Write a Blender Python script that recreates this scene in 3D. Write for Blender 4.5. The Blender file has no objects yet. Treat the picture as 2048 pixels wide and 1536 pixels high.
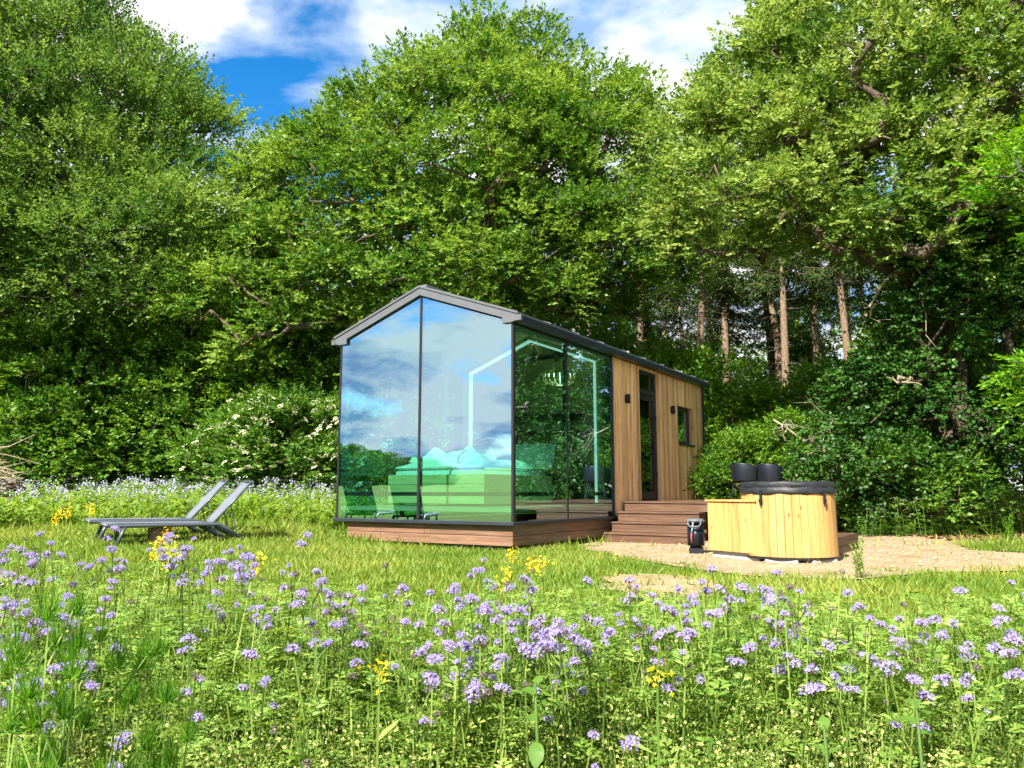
import bpy, bmesh, math, random
import numpy as np
from mathutils import Vector, Matrix

# ------------------------------------------------------------------ camera
sc = bpy.context.scene
COL = sc.collection
CAM_Z = 0.85
cam_d = bpy.data.cameras.new('camera'); cam = bpy.data.objects.new('camera', cam_d); COL.objects.link(cam)
cam.location = (0, 0, CAM_Z); cam.rotation_euler = (math.radians(90 + 7.863), 0, 0)
cam_d.sensor_width = 36; cam_d.lens = 36 * 1564 / 2048; cam_d.clip_start = .05; cam_d.clip_end = 2000
sc.camera = cam
# ------------------------------------------------------------------ light
SUN_DIR = Vector((-0.50, -0.866, 0)).normalized()
SUN_EL = math.radians(44)
EXPOSURE = 2.0
w = bpy.data.worlds.new('World'); sc.world = w; w.use_nodes = True
def setup_world():
    nt = w.node_tree; N = nt.nodes; L = nt.links; N.clear()
    out = N.new('ShaderNodeOutputWorld'); bg = N.new('ShaderNodeBackground'); bg.inputs[1].default_value = .10
    sky = N.new('ShaderNodeTexSky'); sky.sky_type = 'NISHITA'; sky.sun_disc = False
    sky.sun_elevation = SUN_EL; sky.sun_rotation = math.atan2(SUN_DIR.x, SUN_DIR.y)
    sky.air_density = 1.0; sky.dust_density = .3; sky.ozone_density = 2.0
    tc = N.new('ShaderNodeTexCoord'); sep = N.new('ShaderNodeSeparateXYZ'); L.new(tc.outputs['Generated'], sep.inputs[0])
    def math_(op, a, b=None, c=None):
        n = N.new('ShaderNodeMath'); n.operation = op
        for i, v in enumerate((a, b, c)):
            if v is None: continue
            if isinstance(v, (int, float)): n.inputs[i].default_value = v
            else: L.new(v, n.inputs[i])
        return n.outputs[0]
    za = math_('ADD', math_('ABSOLUTE', sep.outputs[2]), .22)
    cmb = N.new('ShaderNodeCombineXYZ')
    L.new(math_('DIVIDE', sep.outputs[0], za), cmb.inputs[0]); L.new(math_('DIVIDE', sep.outputs[1], za), cmb.inputs[1])
    def noise(scale, detail, rough, off, dist=0.):
        mp = N.new('ShaderNodeMapping'); mp.inputs['Location'].default_value = off; L.new(cmb.outputs[0], mp.inputs[0])
        n = N.new('ShaderNodeTexNoise'); n.inputs['Scale'].default_value = scale; n.inputs['Detail'].default_value = detail
        n.inputs['Roughness'].default_value = rough; n.inputs['Distortion'].default_value = dist
        L.new(mp.outputs[0], n.inputs['Vector']); return n.outputs['Fac']
    def ramp(fac, stops):
        r = N.new('ShaderNodeValToRGB'); L.new(fac, r.inputs[0]); e = r.color_ramp.elements
        while len(e) < len(stops): e.new(.5)
        for k, (p, c) in zip(e, stops): k.position = p; k.color = (c[0], c[1], c[2], 1)
        return r.outputs[0]
    cov = ramp(noise(2.3, 9, .55, (.57, 3.06, .5), .25), [(.362, (0, 0, 0)), (.462, (1, 1, 1))])
    ccol = ramp(noise(2.6, 8, .58, (11.2, 4.0, 4), .3), [(.37, (.95, 1.55, 2.5)), (.46, (2.1, 2.45, 3.0)), (.55, (3.3, 3.35, 3.4))])
    mx = N.new('ShaderNodeMix'); mx.data_type = 'RGBA'
    hs = N.new('ShaderNodeHueSaturation'); hs.inputs['Saturation'].default_value = 1.45; hs.inputs['Value'].default_value = .65
    L.new(sky.outputs[0], hs.inputs['Color'])
    L.new(cov, mx.inputs[0]); L.new(hs.outputs[0], mx.inputs[6]); L.new(ccol, mx.inputs[7])
    L.new(mx.outputs[2], bg.inputs[0]); L.new(bg.outputs[0], out.inputs[0])
setup_world()
sun_d = bpy.data.lights.new('sun', 'SUN'); sun = bpy.data.objects.new('sun', sun_d); COL.objects.link(sun)
sun_d.energy = 4.2; sun_d.angle = math.radians(.6); sun_d.color = (1, .95, .86)
sv = Vector((SUN_DIR.x * math.cos(SUN_EL), SUN_DIR.y * math.cos(SUN_EL), math.sin(SUN_EL)))
sun.rotation_euler = sv.to_track_quat('Z', 'Y').to_euler(); sun.location = (-20, -20, 40)
vs = sc.view_settings; vs.view_transform = 'Standard'; vs.look = 'None'; vs.exposure = EXPOSURE; vs.gamma = 1; vs.use_curve_mapping = False
cy = sc.cycles; cy.max_bounces = 9; cy.diffuse_bounces = 4; cy.glossy_bounces = 5; cy.transmission_bounces = 6; cy.transparent_max_bounces = 24
cy.caustics_reflective = False; cy.caustics_refractive = False; cy.sample_clamp_indirect = 8

# ------------------------------------------------------------------ helpers
rng = np.random.default_rng(11); random.seed(5)
def sm(a, b, x):
    t = np.clip((np.asarray(x, float) - a) / (b - a), 0, 1); return t * t * (3 - 2 * t)
def ground(x, y):
    x = np.asarray(x, float); y = np.asarray(y, float)
    left = sm(-1.2, -4.2, x) * (0.11 + .036 * (np.clip(y, -5, 34) - 9.6)) * sm(2.5, 8, y)
    near = -.48 * sm(4.0, .6, y)
    farl = .032 * np.clip(-x - 18, 0, 400) + .012 * np.clip(-y - 5, 0, 400)
    bank = sm(9.0, 13, x) * sm(12.5, 17, y) * .9
    bumps = .012 * np.sin(x * 2.1 + y * 1.3) * np.sin(y * 1.7 - x * .6) * sm(10.2, 8.5, y)
    return left + near + farl + bank + bumps
def gz(x, y): return float(ground(x, y))

def tagp(o, label=None, cat=None, group=None, kind=None):
    if label: o['label'] = label
    if cat: o['category'] = cat
    if group: o['group'] = group
    if kind: o['kind'] = kind
    return o
def link(name, me, parent=None, loc=(0, 0, 0), rot=(0, 0, 0), scale=None):
    o = bpy.data.objects.new(name, me); COL.objects.link(o); o.location = loc; o.rotation_euler = rot
    if scale is not None: o.scale = scale
    if parent: o.parent = parent
    return o
def empty(name, loc, rz=0, label=None, cat=None, group=None, scale=None):
    o = bpy.data.objects.new(name, None); COL.objects.link(o); o.location = loc; o.rotation_euler = (0, 0, rz)
    o.empty_display_size = .1
    if scale is not None: o.scale = (scale,) * 3
    return tagp(o, label, cat, group)

def npmesh(name, V, faces, mats, midx=None, rnd=None, smooth=False):
    """faces: list of (F,k) int arrays"""
    me = bpy.data.meshes.new(name)
    V = np.asarray(V, np.float32); me.vertices.add(len(V)); me.vertices.foreach_set('co', V.ravel())
    faces = [np.asarray(f, np.int32) for f in faces if len(f)]
    tot = np.concatenate([np.full(len(f), f.shape[1], np.int32) for f in faces])
    lv = np.concatenate([f.ravel() for f in faces])
    me.loops.add(len(lv)); me.loops.foreach_set('vertex_index', lv)
    me.polygons.add(len(tot)); st = np.zeros(len(tot), np.int32); st[1:] = np.cumsum(tot)[:-1]
    me.polygons.foreach_set('loop_start', st)
    if midx is not None: me.polygons.foreach_set('material_index', np.asarray(midx, np.int32))
    me.update(calc_edges=True)
    if smooth: me.polygons.foreach_set('use_smooth', np.ones(len(tot), bool))
    else: me.polygons.foreach_set('use_smooth', np.zeros(len(tot), bool))
    if rnd is not None:
        a = me.attributes.new('rnd', 'FLOAT', 'FACE'); a.data.foreach_set('value', np.asarray(rnd, np.float32))
    for m in (mats if isinstance(mats, (list, tuple)) else [mats]): me.materials.append(m)
    return me

class MB:
    def __init__(s): s.v = []; s.f = []; s.m = []; s.mi = 0
    def add(s, vs, fs):
        o = len(s.v); s.v += [tuple(map(float, p)) for p in vs]
        for f in fs: s.f.append([i + o for i in f]); s.m.append(s.mi)
        return s
    def box(s, x0, x1, y0, y1, z0, z1):
        return s.add([(x0, y0, z0), (x1, y0, z0), (x1, y1, z0), (x0, y1, z0), (x0, y0, z1), (x1, y0, z1), (x1, y1, z1), (x0, y1, z1)],
                     [(3, 2, 1, 0), (4, 5, 6, 7), (0, 1, 5, 4), (1, 2, 6, 5), (2, 3, 7, 6), (3, 0, 4, 7)])
    def prism(s, poly, axis, a, b):
        """poly 2d points; axis 'y': (x,z) extruded y a..b ; 'x': (y,z); 'z': (x,y)"""
        def P(p, t): return {'y': (p[0], t, p[1]), 'x': (t, p[0], p[1]), 'z': (p[0], p[1], t)}[axis]
        n = len(poly); vs = [P(p, a) for p in poly] + [P(p, b) for p in poly]
        fs = [list(range(n))[::-1], list(range(n, 2 * n))] + [(i, (i + 1) % n, n + (i + 1) % n, n + i) for i in range(n)]
        return s.add(vs, fs)
    def tube(s, pts, r, n=8, cap=True):
        pts = [Vector(p) for p in pts]; k = len(pts); rr = r if isinstance(r, (list, tuple)) else [r] * k
        vs = []; ref = None
        for i, p in enumerate(pts):
            d = (pts[min(i + 1, k - 1)] - pts[max(i - 1, 0)]).normalized()
            if ref is None: ref = Vector((0, 0, 1)) if abs(d.z) < .9 else Vector((1, 0, 0))
            a = d.cross(ref).normalized(); b = a.cross(d).normalized(); ref = b
            for j in range(n):
                t = 2 * math.pi * j / n; vs.append(p + a * math.cos(t) * rr[i] + b * math.sin(t) * rr[i])
        fs = [(i * n + j, i * n + (j + 1) % n, (i + 1) * n + (j + 1) % n, (i + 1) * n + j) for i in range(k - 1) for j in range(n)]
        if cap: fs += [list(range(n))[::-1], list(range((k - 1) * n, k * n))]
        return s.add(vs, fs)
    def lathe(s, prof, n=24, c=(0, 0, 0)):
        vs = [(c[0] + r * math.cos(2 * math.pi * j / n), c[1] + r * math.sin(2 * math.pi * j / n), c[2] + z) for r, z in prof for j in range(n)]
        fs = [(i * n + j, i * n + (j + 1) % n, (i + 1) * n + (j + 1) % n, (i + 1) * n + j) for i in range(len(prof) - 1) for j in range(n)]
        return s.add(vs, fs)
    def mesh(s, name, mats, bevel=0, smooth=False, seg=1):
        me = bpy.data.meshes.new(name); me.from_pydata(s.v, [], s.f)
        me.polygons.foreach_set('material_index', s.m)
        for m in (mats if isinstance(mats, (list, tuple)) else [mats]): me.materials.append(m)
        bm = bmesh.new(); bm.from_mesh(me); bmesh.ops.recalc_face_normals(bm, faces=bm.faces)
        if bevel: bmesh.ops.bevel(bm, geom=list(bm.edges), offset=bevel, segments=seg, affect='EDGES', clamp_overlap=True)
        if smooth:
            for f in bm.faces: f.smooth = True
        bm.to_mesh(me); bm.free(); return me
    def obj(s, name, mats, parent=None, loc=(0, 0, 0), rot=(0, 0, 0), bevel=0, smooth=False, seg=1):
        return link(name, s.mesh(name, mats, bevel, smooth, seg), parent, loc, rot)

# ------------------------------------------------------------------ materials
def newmat(name):
    m = bpy.data.materials.new(name); m.use_nodes = True; nt = m.node_tree; nt.nodes.clear()
    out = nt.nodes.new('ShaderNodeOutputMaterial'); return m, nt, nt.nodes, nt.links, out
def setramp(r, stops):
    e = r.color_ramp.elements
    while len(e) < len(stops): e.new(.5)
    for k, (p, c) in zip(e, stops): k.position = p; k.color = (c[0], c[1], c[2], 1)
def plain(name, c, rough=.6, metal=0., var=.12, scale=8., bump=0., spec=.4, bscale=60.):
    m, nt, N, L, out = newmat(name); b = N.new('ShaderNodeBsdfPrincipled'); L.new(b.outputs[0], out.inputs[0])
    tc = N.new('ShaderNodeTexCoord'); n = N.new('ShaderNodeTexNoise'); n.inputs['Scale'].default_value = scale; n.inputs['Detail'].default_value = 5
    L.new(tc.outputs['Object'], n.inputs['Vector']); r = N.new('ShaderNodeValToRGB')
    setramp(r, [(.3, [v * (1 - var) for v in c]), (.7, [min(1, v * (1 + var)) for v in c])]); L.new(n.outputs['Fac'], r.inputs[0])
    L.new(r.outputs[0], b.inputs['Base Color']); b.inputs['Roughness'].default_value = rough; b.inputs['Metallic'].default_value = metal
    b.inputs['Specular IOR Level'].default_value = spec
    if bump:
        n2 = N.new('ShaderNodeTexNoise'); n2.inputs['Scale'].default_value = bscale; n2.inputs['Detail'].default_value = 4; L.new(tc.outputs['Object'], n2.inputs['Vector'])
        bp = N.new('ShaderNodeBump'); bp.inputs['Strength'].default_value = bump; bp.inputs['Distance'].default_value = .02
        L.new(n2.outputs['Fac'], bp.inputs['Height']); L.new(bp.outputs[0], b.inputs['Normal'])
    return m
def wood(name, dark, mid, light, axis=2, rough=.6, knots=0., objvar=.35, knotcol=(.16, .06, .02)):
    m, nt, N, L, out = newmat(name); b = N.new('ShaderNodeBsdfPrincipled'); L.new(b.outputs[0], out.inputs[0])
    tc = N.new('ShaderNodeTexCoord'); oi = N.new('ShaderNodeObjectInfo')
    ad = N.new('ShaderNodeVectorMath'); ad.operation = 'MULTIPLY_ADD'
    cm = N.new('ShaderNodeCombineXYZ')
    for i in range(3): L.new(oi.outputs['Random'], cm.inputs[i])
    L.new(cm.outputs[0], ad.inputs[0]); ad.inputs[1].default_value = (37, 53, 71); L.new(tc.outputs['Object'], ad.inputs[2])
    mp = N.new('ShaderNodeMapping'); sc_ = [22., 22., 22.]; sc_[axis] = 1.1; mp.inputs['Scale'].default_value = sc_; L.new(ad.outputs[0], mp.inputs[0])
    n = N.new('ShaderNodeTexNoise'); n.inputs['Scale'].default_value = 1.4; n.inputs['Detail'].default_value = 7; n.inputs['Roughness'].default_value = .62; n.inputs['Distortion'].default_value = .6
    L.new(mp.outputs[0], n.inputs['Vector'])
    r = N.new('ShaderNodeValToRGB'); setramp(r, [(.3, dark), (.5, mid), (.7, light)]); L.new(n.outputs['Fac'], r.inputs[0])
    hsv = N.new('ShaderNodeHueSaturation'); L.new(r.outputs[0], hsv.inputs['Color'])
    mr = N.new('ShaderNodeMapRange'); L.new(oi.outputs['Random'], mr.inputs[0]); mr.inputs[3].default_value = 1 - objvar; mr.inputs[4].default_value = 1 + objvar * .8
    L.new(mr.outputs[0], hsv.inputs['Value'])
    col = hsv.outputs[0]
    if knots:
        mp2 = N.new('ShaderNodeMapping'); s2 = [13., 13., 13.]; s2[axis] = 5.2; mp2.inputs['Scale'].default_value = s2; L.new(ad.outputs[0], mp2.inputs[0])
        vo = N.new('ShaderNodeTexVoronoi'); vo.inputs['Scale'].default_value = .85; L.new(mp2.outputs[0], vo.inputs['Vector'])
        rr = N.new('ShaderNodeValToRGB'); setramp(rr, [(.0, (1, 1, 1)), (.09, (.9, .9, .9)), (.17, (0, 0, 0))]); L.new(vo.outputs['Distance'], rr.inputs[0])
        ml = N.new('ShaderNodeMath'); ml.operation = 'MULTIPLY'; ml.inputs[1].default_value = knots; L.new(rr.outputs[0], ml.inputs[0])
        mx = N.new('ShaderNodeMix'); mx.data_type = 'RGBA'; L.new(ml.outputs[0], mx.inputs[0]); L.new(col, mx.inputs[6]); mx.inputs[7].default_value = (*knotcol, 1); col = mx.outputs[2]
    L.new(col, b.inputs['Base Color']); b.inputs['Roughness'].default_value = rough; b.inputs['Specular IOR Level'].default_value = .3
    bp = N.new('ShaderNodeBump'); bp.inputs['Strength'].default_value = .25; bp.inputs['Distance'].default_value = .004; L.new(n.outputs['Fac'], bp.inputs['Height']); L.new(bp.outputs[0], b.inputs['Normal'])
    return m
def leaf(name, dark, mid, light, trans=.38, rough=.5, nscale=.7, spec=.25):
    m, nt, N, L, out = newmat(name)
    at = N.new('ShaderNodeAttribute'); at.attribute_name = 'rnd'
    tc = N.new('ShaderNodeTexCoord'); n = N.new('ShaderNodeTexNoise'); n.inputs['Scale'].default_value = nscale; n.inputs['Detail'].default_value = 3; L.new(tc.outputs['Object'], n.inputs['Vector'])
    ma = N.new('ShaderNodeMath'); ma.operation = 'MULTIPLY_ADD'; L.new(n.outputs['Fac'], ma.inputs[0]); ma.inputs[1].default_value = .9; ma.inputs[2].default_value = -.45
    ad = N.new('ShaderNodeMath'); ad.operation = 'ADD'; L.new(at.outputs['Fac'], ad.inputs[0]); L.new(ma.outputs[0], ad.inputs[1])
    r = N.new('ShaderNodeValToRGB'); setramp(r, [(.05, dark), (.5, mid), (.95, light)]); L.new(ad.outputs[0], r.inputs[0])
    b = N.new('ShaderNodeBsdfPrincipled'); b.inputs['Roughness'].default_value = rough; b.inputs['Specular IOR Level'].default_value = spec; L.new(r.outputs[0], b.inputs['Base Color'])
    t = N.new('ShaderNodeBsdfTranslucent'); hs = N.new('ShaderNodeHueSaturation'); hs.inputs['Hue'].default_value = .487; hs.inputs['Saturation'].default_value = 1.1; hs.inputs['Value'].default_value = 1.5
    L.new(r.outputs[0], hs.inputs['Color']); L.new(hs.outputs[0], t.inputs[0])
    mx = N.new('ShaderNodeMixShader'); mx.inputs[0].default_value = trans; L.new(b.outputs[0], mx.inputs[1]); L.new(t.outputs[0], mx.inputs[2]); L.new(mx.outputs[0], out.inputs[0])
    return m
def glass(name, tint, refl, rough=0., gcol=(.8, .92, 1)):
    m, nt, N, L, out = newmat(name)
    t = N.new('ShaderNodeBsdfTransparent'); t.inputs[0].default_value = (*tint, 1)
    g = N.new('ShaderNodeBsdfGlossy'); g.inputs['Roughness'].default_value = rough; g.inputs[0].default_value = (*gcol, 1)
    tcg = N.new('ShaderNodeTexCoord'); ng = N.new('ShaderNodeTexNoise'); ng.inputs['Scale'].default_value = 1.3; ng.inputs['Detail'].default_value = 1.; L.new(tcg.outputs['Object'], ng.inputs['Vector'])
    bpg = N.new('ShaderNodeBump'); bpg.inputs['Strength'].default_value = .05; bpg.inputs['Distance'].default_value = .04; L.new(ng.outputs['Fac'], bpg.inputs['Height']); L.new(bpg.outputs[0], g.inputs['Normal'])
    lwt = N.new('ShaderNodeLayerWeight'); lwt.inputs[0].default_value = .5
    lw = N.new('ShaderNodeMath'); lw.operation = 'POWER'; lw.inputs[1].default_value = 5.; L.new(lwt.outputs['Facing'], lw.inputs[0])
    ma = N.new('ShaderNodeMath'); ma.operation = 'MULTIPLY_ADD'; ma.use_clamp = True; L.new(lw.outputs[0], ma.inputs[0]); ma.inputs[1].default_value = 1 - refl; ma.inputs[2].default_value = refl
    mx = N.new('ShaderNodeMixShader'); L.new(ma.outputs[0], mx.inputs[0]); L.new(t.outputs[0], mx.inputs[1]); L.new(g.outputs[0], mx.inputs[2]); L.new(mx.outputs[0], out.inputs[0])
    return m
def emit(name, c, s):
    m, nt, N, L, out = newmat(name); e = N.new('ShaderNodeEmission'); e.inputs[0].default_value = (*c, 1); e.inputs[1].default_value = s; L.new(e.outputs[0], out.inputs[0]); return m

M = {}
M['clad'] = wood('cladding_wood', (.33, .145, .055), (.74, .41, .19), (.86, .58, .34), 2, .6, .25, .36)
M['plinth'] = wood('plinth_wood', (.105, .053, .03), (.185, .10, .06), (.26, .15, .092), 0, .6, .1, .2)
M['plinth_y'] = wood('plinth_wood_side', (.105, .053, .03), (.185, .10, .06), (.26, .15, .092), 1, .6, .1, .2)
M['step'] = wood('step_wood', (.05, .025, .014), (.092, .049, .028), (.14, .078, .046), 0, .55, .1, .2)
M['step_y'] = wood('step_wood_long', (.05, .025, .014), (.092, .049, .028), (.14, .078, .046), 1, .55, .1, .2)
M['pine'] = wood('tub_pine', (.33, .165, .048), (.46, .25, .082), (.56, .33, .122), 2, .55, .95, .16, (.20, .07, .018))
M['bedpine'] = wood('bed_pine', (.62, .42, .2), (.75, .54, .28), (.85, .66, .38), 0, .5, .5, .08, (.35, .18, .06))
M['trim'] = plain('dark_trim', (.018, .022, .03), .45, .0, .2)
M['black'] = plain('black_frame', (.012, .012, .014), .4, .0, .2)
M['fascia'] = plain('grey_fascia', (.10, .103, .115), .45, .2, .08)
M['roof'] = plain('roof_sheet', (.17, .18, .2), .4, .5, .12)
M['gutter'] = plain('navy_gutter', (.02, .028, .045), .35, .3, .15)
M['white'] = plain('interior_white', (.74, .74, .7), .7, 0, .04)
M['ply'] = wood('birch_plywood', (.34, .28, .13), (.42, .35, .17), (.5, .42, .22), 2, .6, 0, .06)
M['floor'] = wood('floor_oak', (.36, .27, .17), (.48, .37, .24), (.58, .46, .32), 1)
M['linen'] = plain('linen', (.82, .83, .84), .8, 0, .03, 6, .35, bscale=9)
M['duvet'] = plain('duvet_cotton', (.82, .83, .84), .85, 0, .03, 6, .6, bscale=7)
M['kitchen'] = plain('kitchen_dark', (.02, .02, .022), .5)
M['glass'] = glass('coated_glass', (.40, .95, .76), .55, 0., (.64, .86, 1.0))
M['tinted'] = glass('tinted_glass', (.62, .95, .84), .05)
M['clear'] = glass('clear_glass', (.98, 1, .99), .03)
M['dglass'] = glass('door_glass', (.55, .7, .66), .06)
M['led'] = emit('led_strip', (.95, 1, .96), .38)
M['bulb'] = emit('lamp_core', (1, .93, .78), 2.4)
M['alu'] = plain('anthracite_aluminium', (.075, .088, .108), .38, .3, .1)
M['sling'] = plain('sling_fabric', (.115, .127, .148), .7, 0, .08, 40, .2, bscale=300)
M['grey_plastic'] = plain('grey_plastic', (.085, .095, .105), .5)
M['black_plastic'] = plain('black_plastic', (.008, .010, .017), .4, 0, .2)
M['vinyl'] = plain('black_vinyl', (.012, .013, .016), .55, 0, .25, 10, .3, bscale=14)
M['concrete'] = plain('concrete', (.3, .3, .31), .9, 0, .15, 12, .3)
M['red_cable'] = plain('red_cable', (.28, .06, .06), .5)
M['blue_cable'] = plain('blue_cable', (.25, .4, .5), .5)
M['bark'] = plain('oak_bark', (.075, .052, .036), .9, 0, .4, 9, .8, bscale=25)
M['beech_bark'] = plain('beech_bark', (.05, .047, .038), .85, 0, .3, 7, .5, bscale=14)
M['spruce_bark'] = plain('spruce_bark', (.17, .118, .075), .9, 0, .35, 14, .8, bscale=30)
M['deadwood'] = plain('dead_wood', (.30, .25, .19), .9, 0, .3, 20, .5)
M['paledead'] = plain('pale_dead_wood', (.25, .20, .13), .85, 0, .35, 20, .5)
M['stump'] = plain('stump_bark', (.16, .095, .062), .9, 0, .4, 22, .9, bscale=40)
M['endgrain'] = plain('end_grain', (.42, .28, .15), .8, 0, .2, 30)
M['oak'] = leaf('oak_leaf', (.024, .075, .010), (.066, .152, .019), (.185, .285, .045))
M['beech'] = leaf('beech_leaf', (.030, .078, .014), (.068, .142, .024), (.165, .255, .05))
M['lime'] = leaf('pale_oak_leaf', (.044, .10, .015), (.115, .20, .032), (.265, .345, .08))
M['ivy'] = leaf('ivy_leaf', (.008, .034, .005), (.018, .062, .008), (.042, .11, .014), .2, .45, .9, .25)
M['hedge'] = leaf('hedge_leaf', (.024, .078, .010), (.058, .145, .017), (.125, .235, .03), .36, .45)
M['shrub'] = leaf('shrub_leaf', (.030, .095, .008), (.070, .165, .014), (.14, .26, .025), .36, .45)
M['ash'] = leaf('ash_leaf', (.032, .12, .010), (.07, .20, .014), (.14, .30, .022), .4, .45)
M['spruce'] = leaf('spruce_needle', (.022, .05, .010), (.048, .088, .016), (.09, .14, .026), .25, .6)
M['grass'] = leaf('grass_blade', (.075, .15, .014), (.15, .245, .022), (.28, .34, .055), .4, .5, .9)
M['lawn'] = leaf('lawn_blade', (.07, .145, .013), (.155, .235, .024), (.32, .335, .07), .4, .5, .55)
M['herb'] = leaf('herb_leaf', (.08, .165, .02), (.17, .28, .04), (.31, .395, .09), .42, .5, 2.)
M['stem'] = leaf('stem_green', (.06, .12, .018), (.13, .21, .032), (.22, .29, .06), .2, .55, 3.)
M['pod'] = leaf('pale_pod', (.22, .27, .05), (.40, .43, .13), (.58, .56, .25), .35, .6, 3.)
M['feather'] = leaf('feathery_leaf', (.045, .14, .01), (.09, .23, .018), (.17, .33, .03), .45, .5, 4.)
M['broad'] = leaf('broad_leaf', (.07, .16, .022), (.13, .24, .036), (.2, .32, .06), .45, .5, 9.)
M['petal'] = leaf('lavender_petal', (.26, .19, .43), (.42, .34, .60), (.66, .60, .79), .3, .6, 20.)
M['paleflower'] = leaf('pale_far_flower', (.32, .31, .46), (.44, .43, .58), (.58, .57, .68), .3, .6, .5)
M['stamen'] = leaf('stamen', (.18, .10, .36), (.34, .24, .56), (.58, .50, .76), .2, .6, 20.)
M['calyx'] = leaf('calyx', (.085, .055, .07), (.17, .12, .12), (.28, .24, .17), .2, .7, 20.)
M['yellow'] = leaf('mustard_petal', (.75, .52, .01), (.88, .66, .02), (.92, .78, .06), .3, .6, 20.)
M['cream'] = leaf('elder_flower', (.60, .60, .36), (.78, .77, .52), (.88, .87, .68), .3, .7, 5.)
M['pebble'] = leaf('pebble', (.20, .14, .085), (.33, .245, .155), (.48, .38, .27), .0, .85, 3.)
M['litter'] = leaf('leaf_litter', (.06, .03, .015), (.14, .07, .03), (.26, .15, .07), .1, .8, 3.)

def ground_mat():
    m, nt, N, L, out = newmat('meadow_soil'); b = N.new('ShaderNodeBsdfPrincipled'); L.new(b.outputs[0], out.inputs[0])
    tc = N.new('ShaderNodeTexCoord')
    def nz(s, d=6):
        n = N.new('ShaderNodeTexNoise'); n.inputs['Scale'].default_value = s; n.inputs['Detail'].default_value = d; n.inputs['Roughness'].default_value = .65; L.new(tc.outputs['Object'], n.inputs['Vector']); return n.outputs['Fac']
    r = N.new('ShaderNodeValToRGB'); setramp(r, [(.3, (.06, .085, .018)), (.5, (.11, .165, .028)), (.7, (.19, .22, .055))]); L.new(nz(7.), r.inputs[0])
    r2 = N.new('ShaderNodeValToRGB'); setramp(r2, [(.55, (0, 0, 0)), (.72, (1, 1, 1))]); L.new(nz(.9, 4), r2.inputs[0])
    mx = N.new('ShaderNodeMix'); mx.data_type = 'RGBA'; L.new(r2.outputs[0], mx.inputs[0]); L.new(r.outputs[0], mx.inputs[6]); mx.inputs[7].default_value = (.20, .19, .07, 1)
    L.new(mx.outputs[2], b.inputs['Base Color']); b.inputs['Roughness'].default_value = .95; b.inputs['Specular IOR Level'].default_value = .1
    bp = N.new('ShaderNodeBump'); bp.inputs['Strength'].default_value = .8; bp.inputs['Distance'].default_value = .05; L.new(nz(30.), bp.inputs['Height']); L.new(bp.outputs[0], b.inputs['Normal'])
    return m
def gravel_mat(name, c0, c1, c2):
    m, nt, N, L, out = newmat(name); b = N.new('ShaderNodeBsdfPrincipled'); L.new(b.outputs[0], out.inputs[0])
    tc = N.new('ShaderNodeTexCoord')
    v = N.new('ShaderNodeTexVoronoi'); v.inputs['Scale'].default_value = 42.; L.new(tc.outputs['Object'], v.inputs['Vector'])
    n = N.new('ShaderNodeTexNoise'); n.inputs['Scale'].default_value = 1.6; n.inputs['Detail'].default_value = 8; n.inputs['Roughness'].default_value = .7; L.new(tc.outputs['Object'], n.inputs['Vector'])
    sp = N.new('ShaderNodeSeparateColor'); L.new(v.outputs['Color'], sp.inputs[0])
    ad = N.new('ShaderNodeMath'); ad.operation = 'MULTIPLY_ADD'; L.new(sp.outputs[0], ad.inputs[0]); ad.inputs[1].default_value = .22; L.new(n.outputs['Fac'], ad.inputs[2])
    r = N.new('ShaderNodeValToRGB'); setramp(r, [(.38, c0), (.60, c1), (.85, c2)]); L.new(ad.outputs[0], r.inputs[0]); L.new(r.outputs[0], b.inputs['Base Color'])
    b.inputs['Roughness'].default_value = .95; b.inputs['Specular IOR Level'].default_value = .15
    bp = N.new('ShaderNodeBump'); bp.inputs['Strength'].default_value = .7; bp.inputs['Distance'].default_value = .02; L.new(v.outputs['Distance'], bp.inputs['Height']); L.new(bp.outputs[0], b.inputs['Normal'])
    return m
M['ground'] = ground_mat()
M['gravel'] = gravel_mat('gravel', (.185, .13, .072), (.27, .198, .115), (.37, .285, .18))
M['dirt'] = gravel_mat('dry_dirt', (.16, .11, .055), (.28, .205, .105), (.40, .32, .19))

# ------------------------------------------------------------------ ground
def build_ground():
    n = 105; t = np.linspace(-1, 1, 2 * n + 1); ax = np.sinh(t * 6.2) / np.sinh(6.2) * 420
    X, Y = np.meshgrid(ax, ax + 9); Z = ground(X, Y); m = 2 * n + 1
    V = np.stack([X.ravel(), Y.ravel(), Z.ravel()], 1); i = np.arange((m - 1) * (m - 1)); a = i // (m - 1) * m + i % (m - 1)
    F = np.stack([a, a + 1, a + m + 1, a + m], 1)
    tagp(link('ground', npmesh('ground', V, [F], M['ground'], smooth=True)), kind='structure')
build_ground()
def inpoly(x, y, poly):
    x = np.asarray(x); y = np.asarray(y); r = np.zeros(x.shape, bool); n = len(poly)
    for i in range(n):
        x0, y0 = poly[i]; x1, y1 = poly[(i + 1) % n]
        if y0 == y1: continue
        c = ((y0 > y) != (y1 > y)) & (x < (x1 - x0) * (y - y0) / (y1 - y0) + x0); r ^= c
    return r
PATH = [(1.0, 12.6), (1.1, 11.6), (1.35, 10.7), (1.55, 9.95), (1.85, 9.2), (2.1, 8.65), (2.35, 8.15), (2.85, 7.8), (3.3, 7.72), (3.75, 8.15), (4.3, 8.5), (5.0, 8.55), (6.2, 8.45), (8.5, 8.9), (9.2, 10.2), (7.4, 10.5),
        (6.75, 11.5), (6.95, 12.4), (7.6, 13.1), (8.9, 13.9), (11.5, 14.6), (12.5, 16.2), (9.2, 15.6), (7.5, 15.4), (6.4, 16.2), (4, 17.5), (2.5, 16)]
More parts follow.
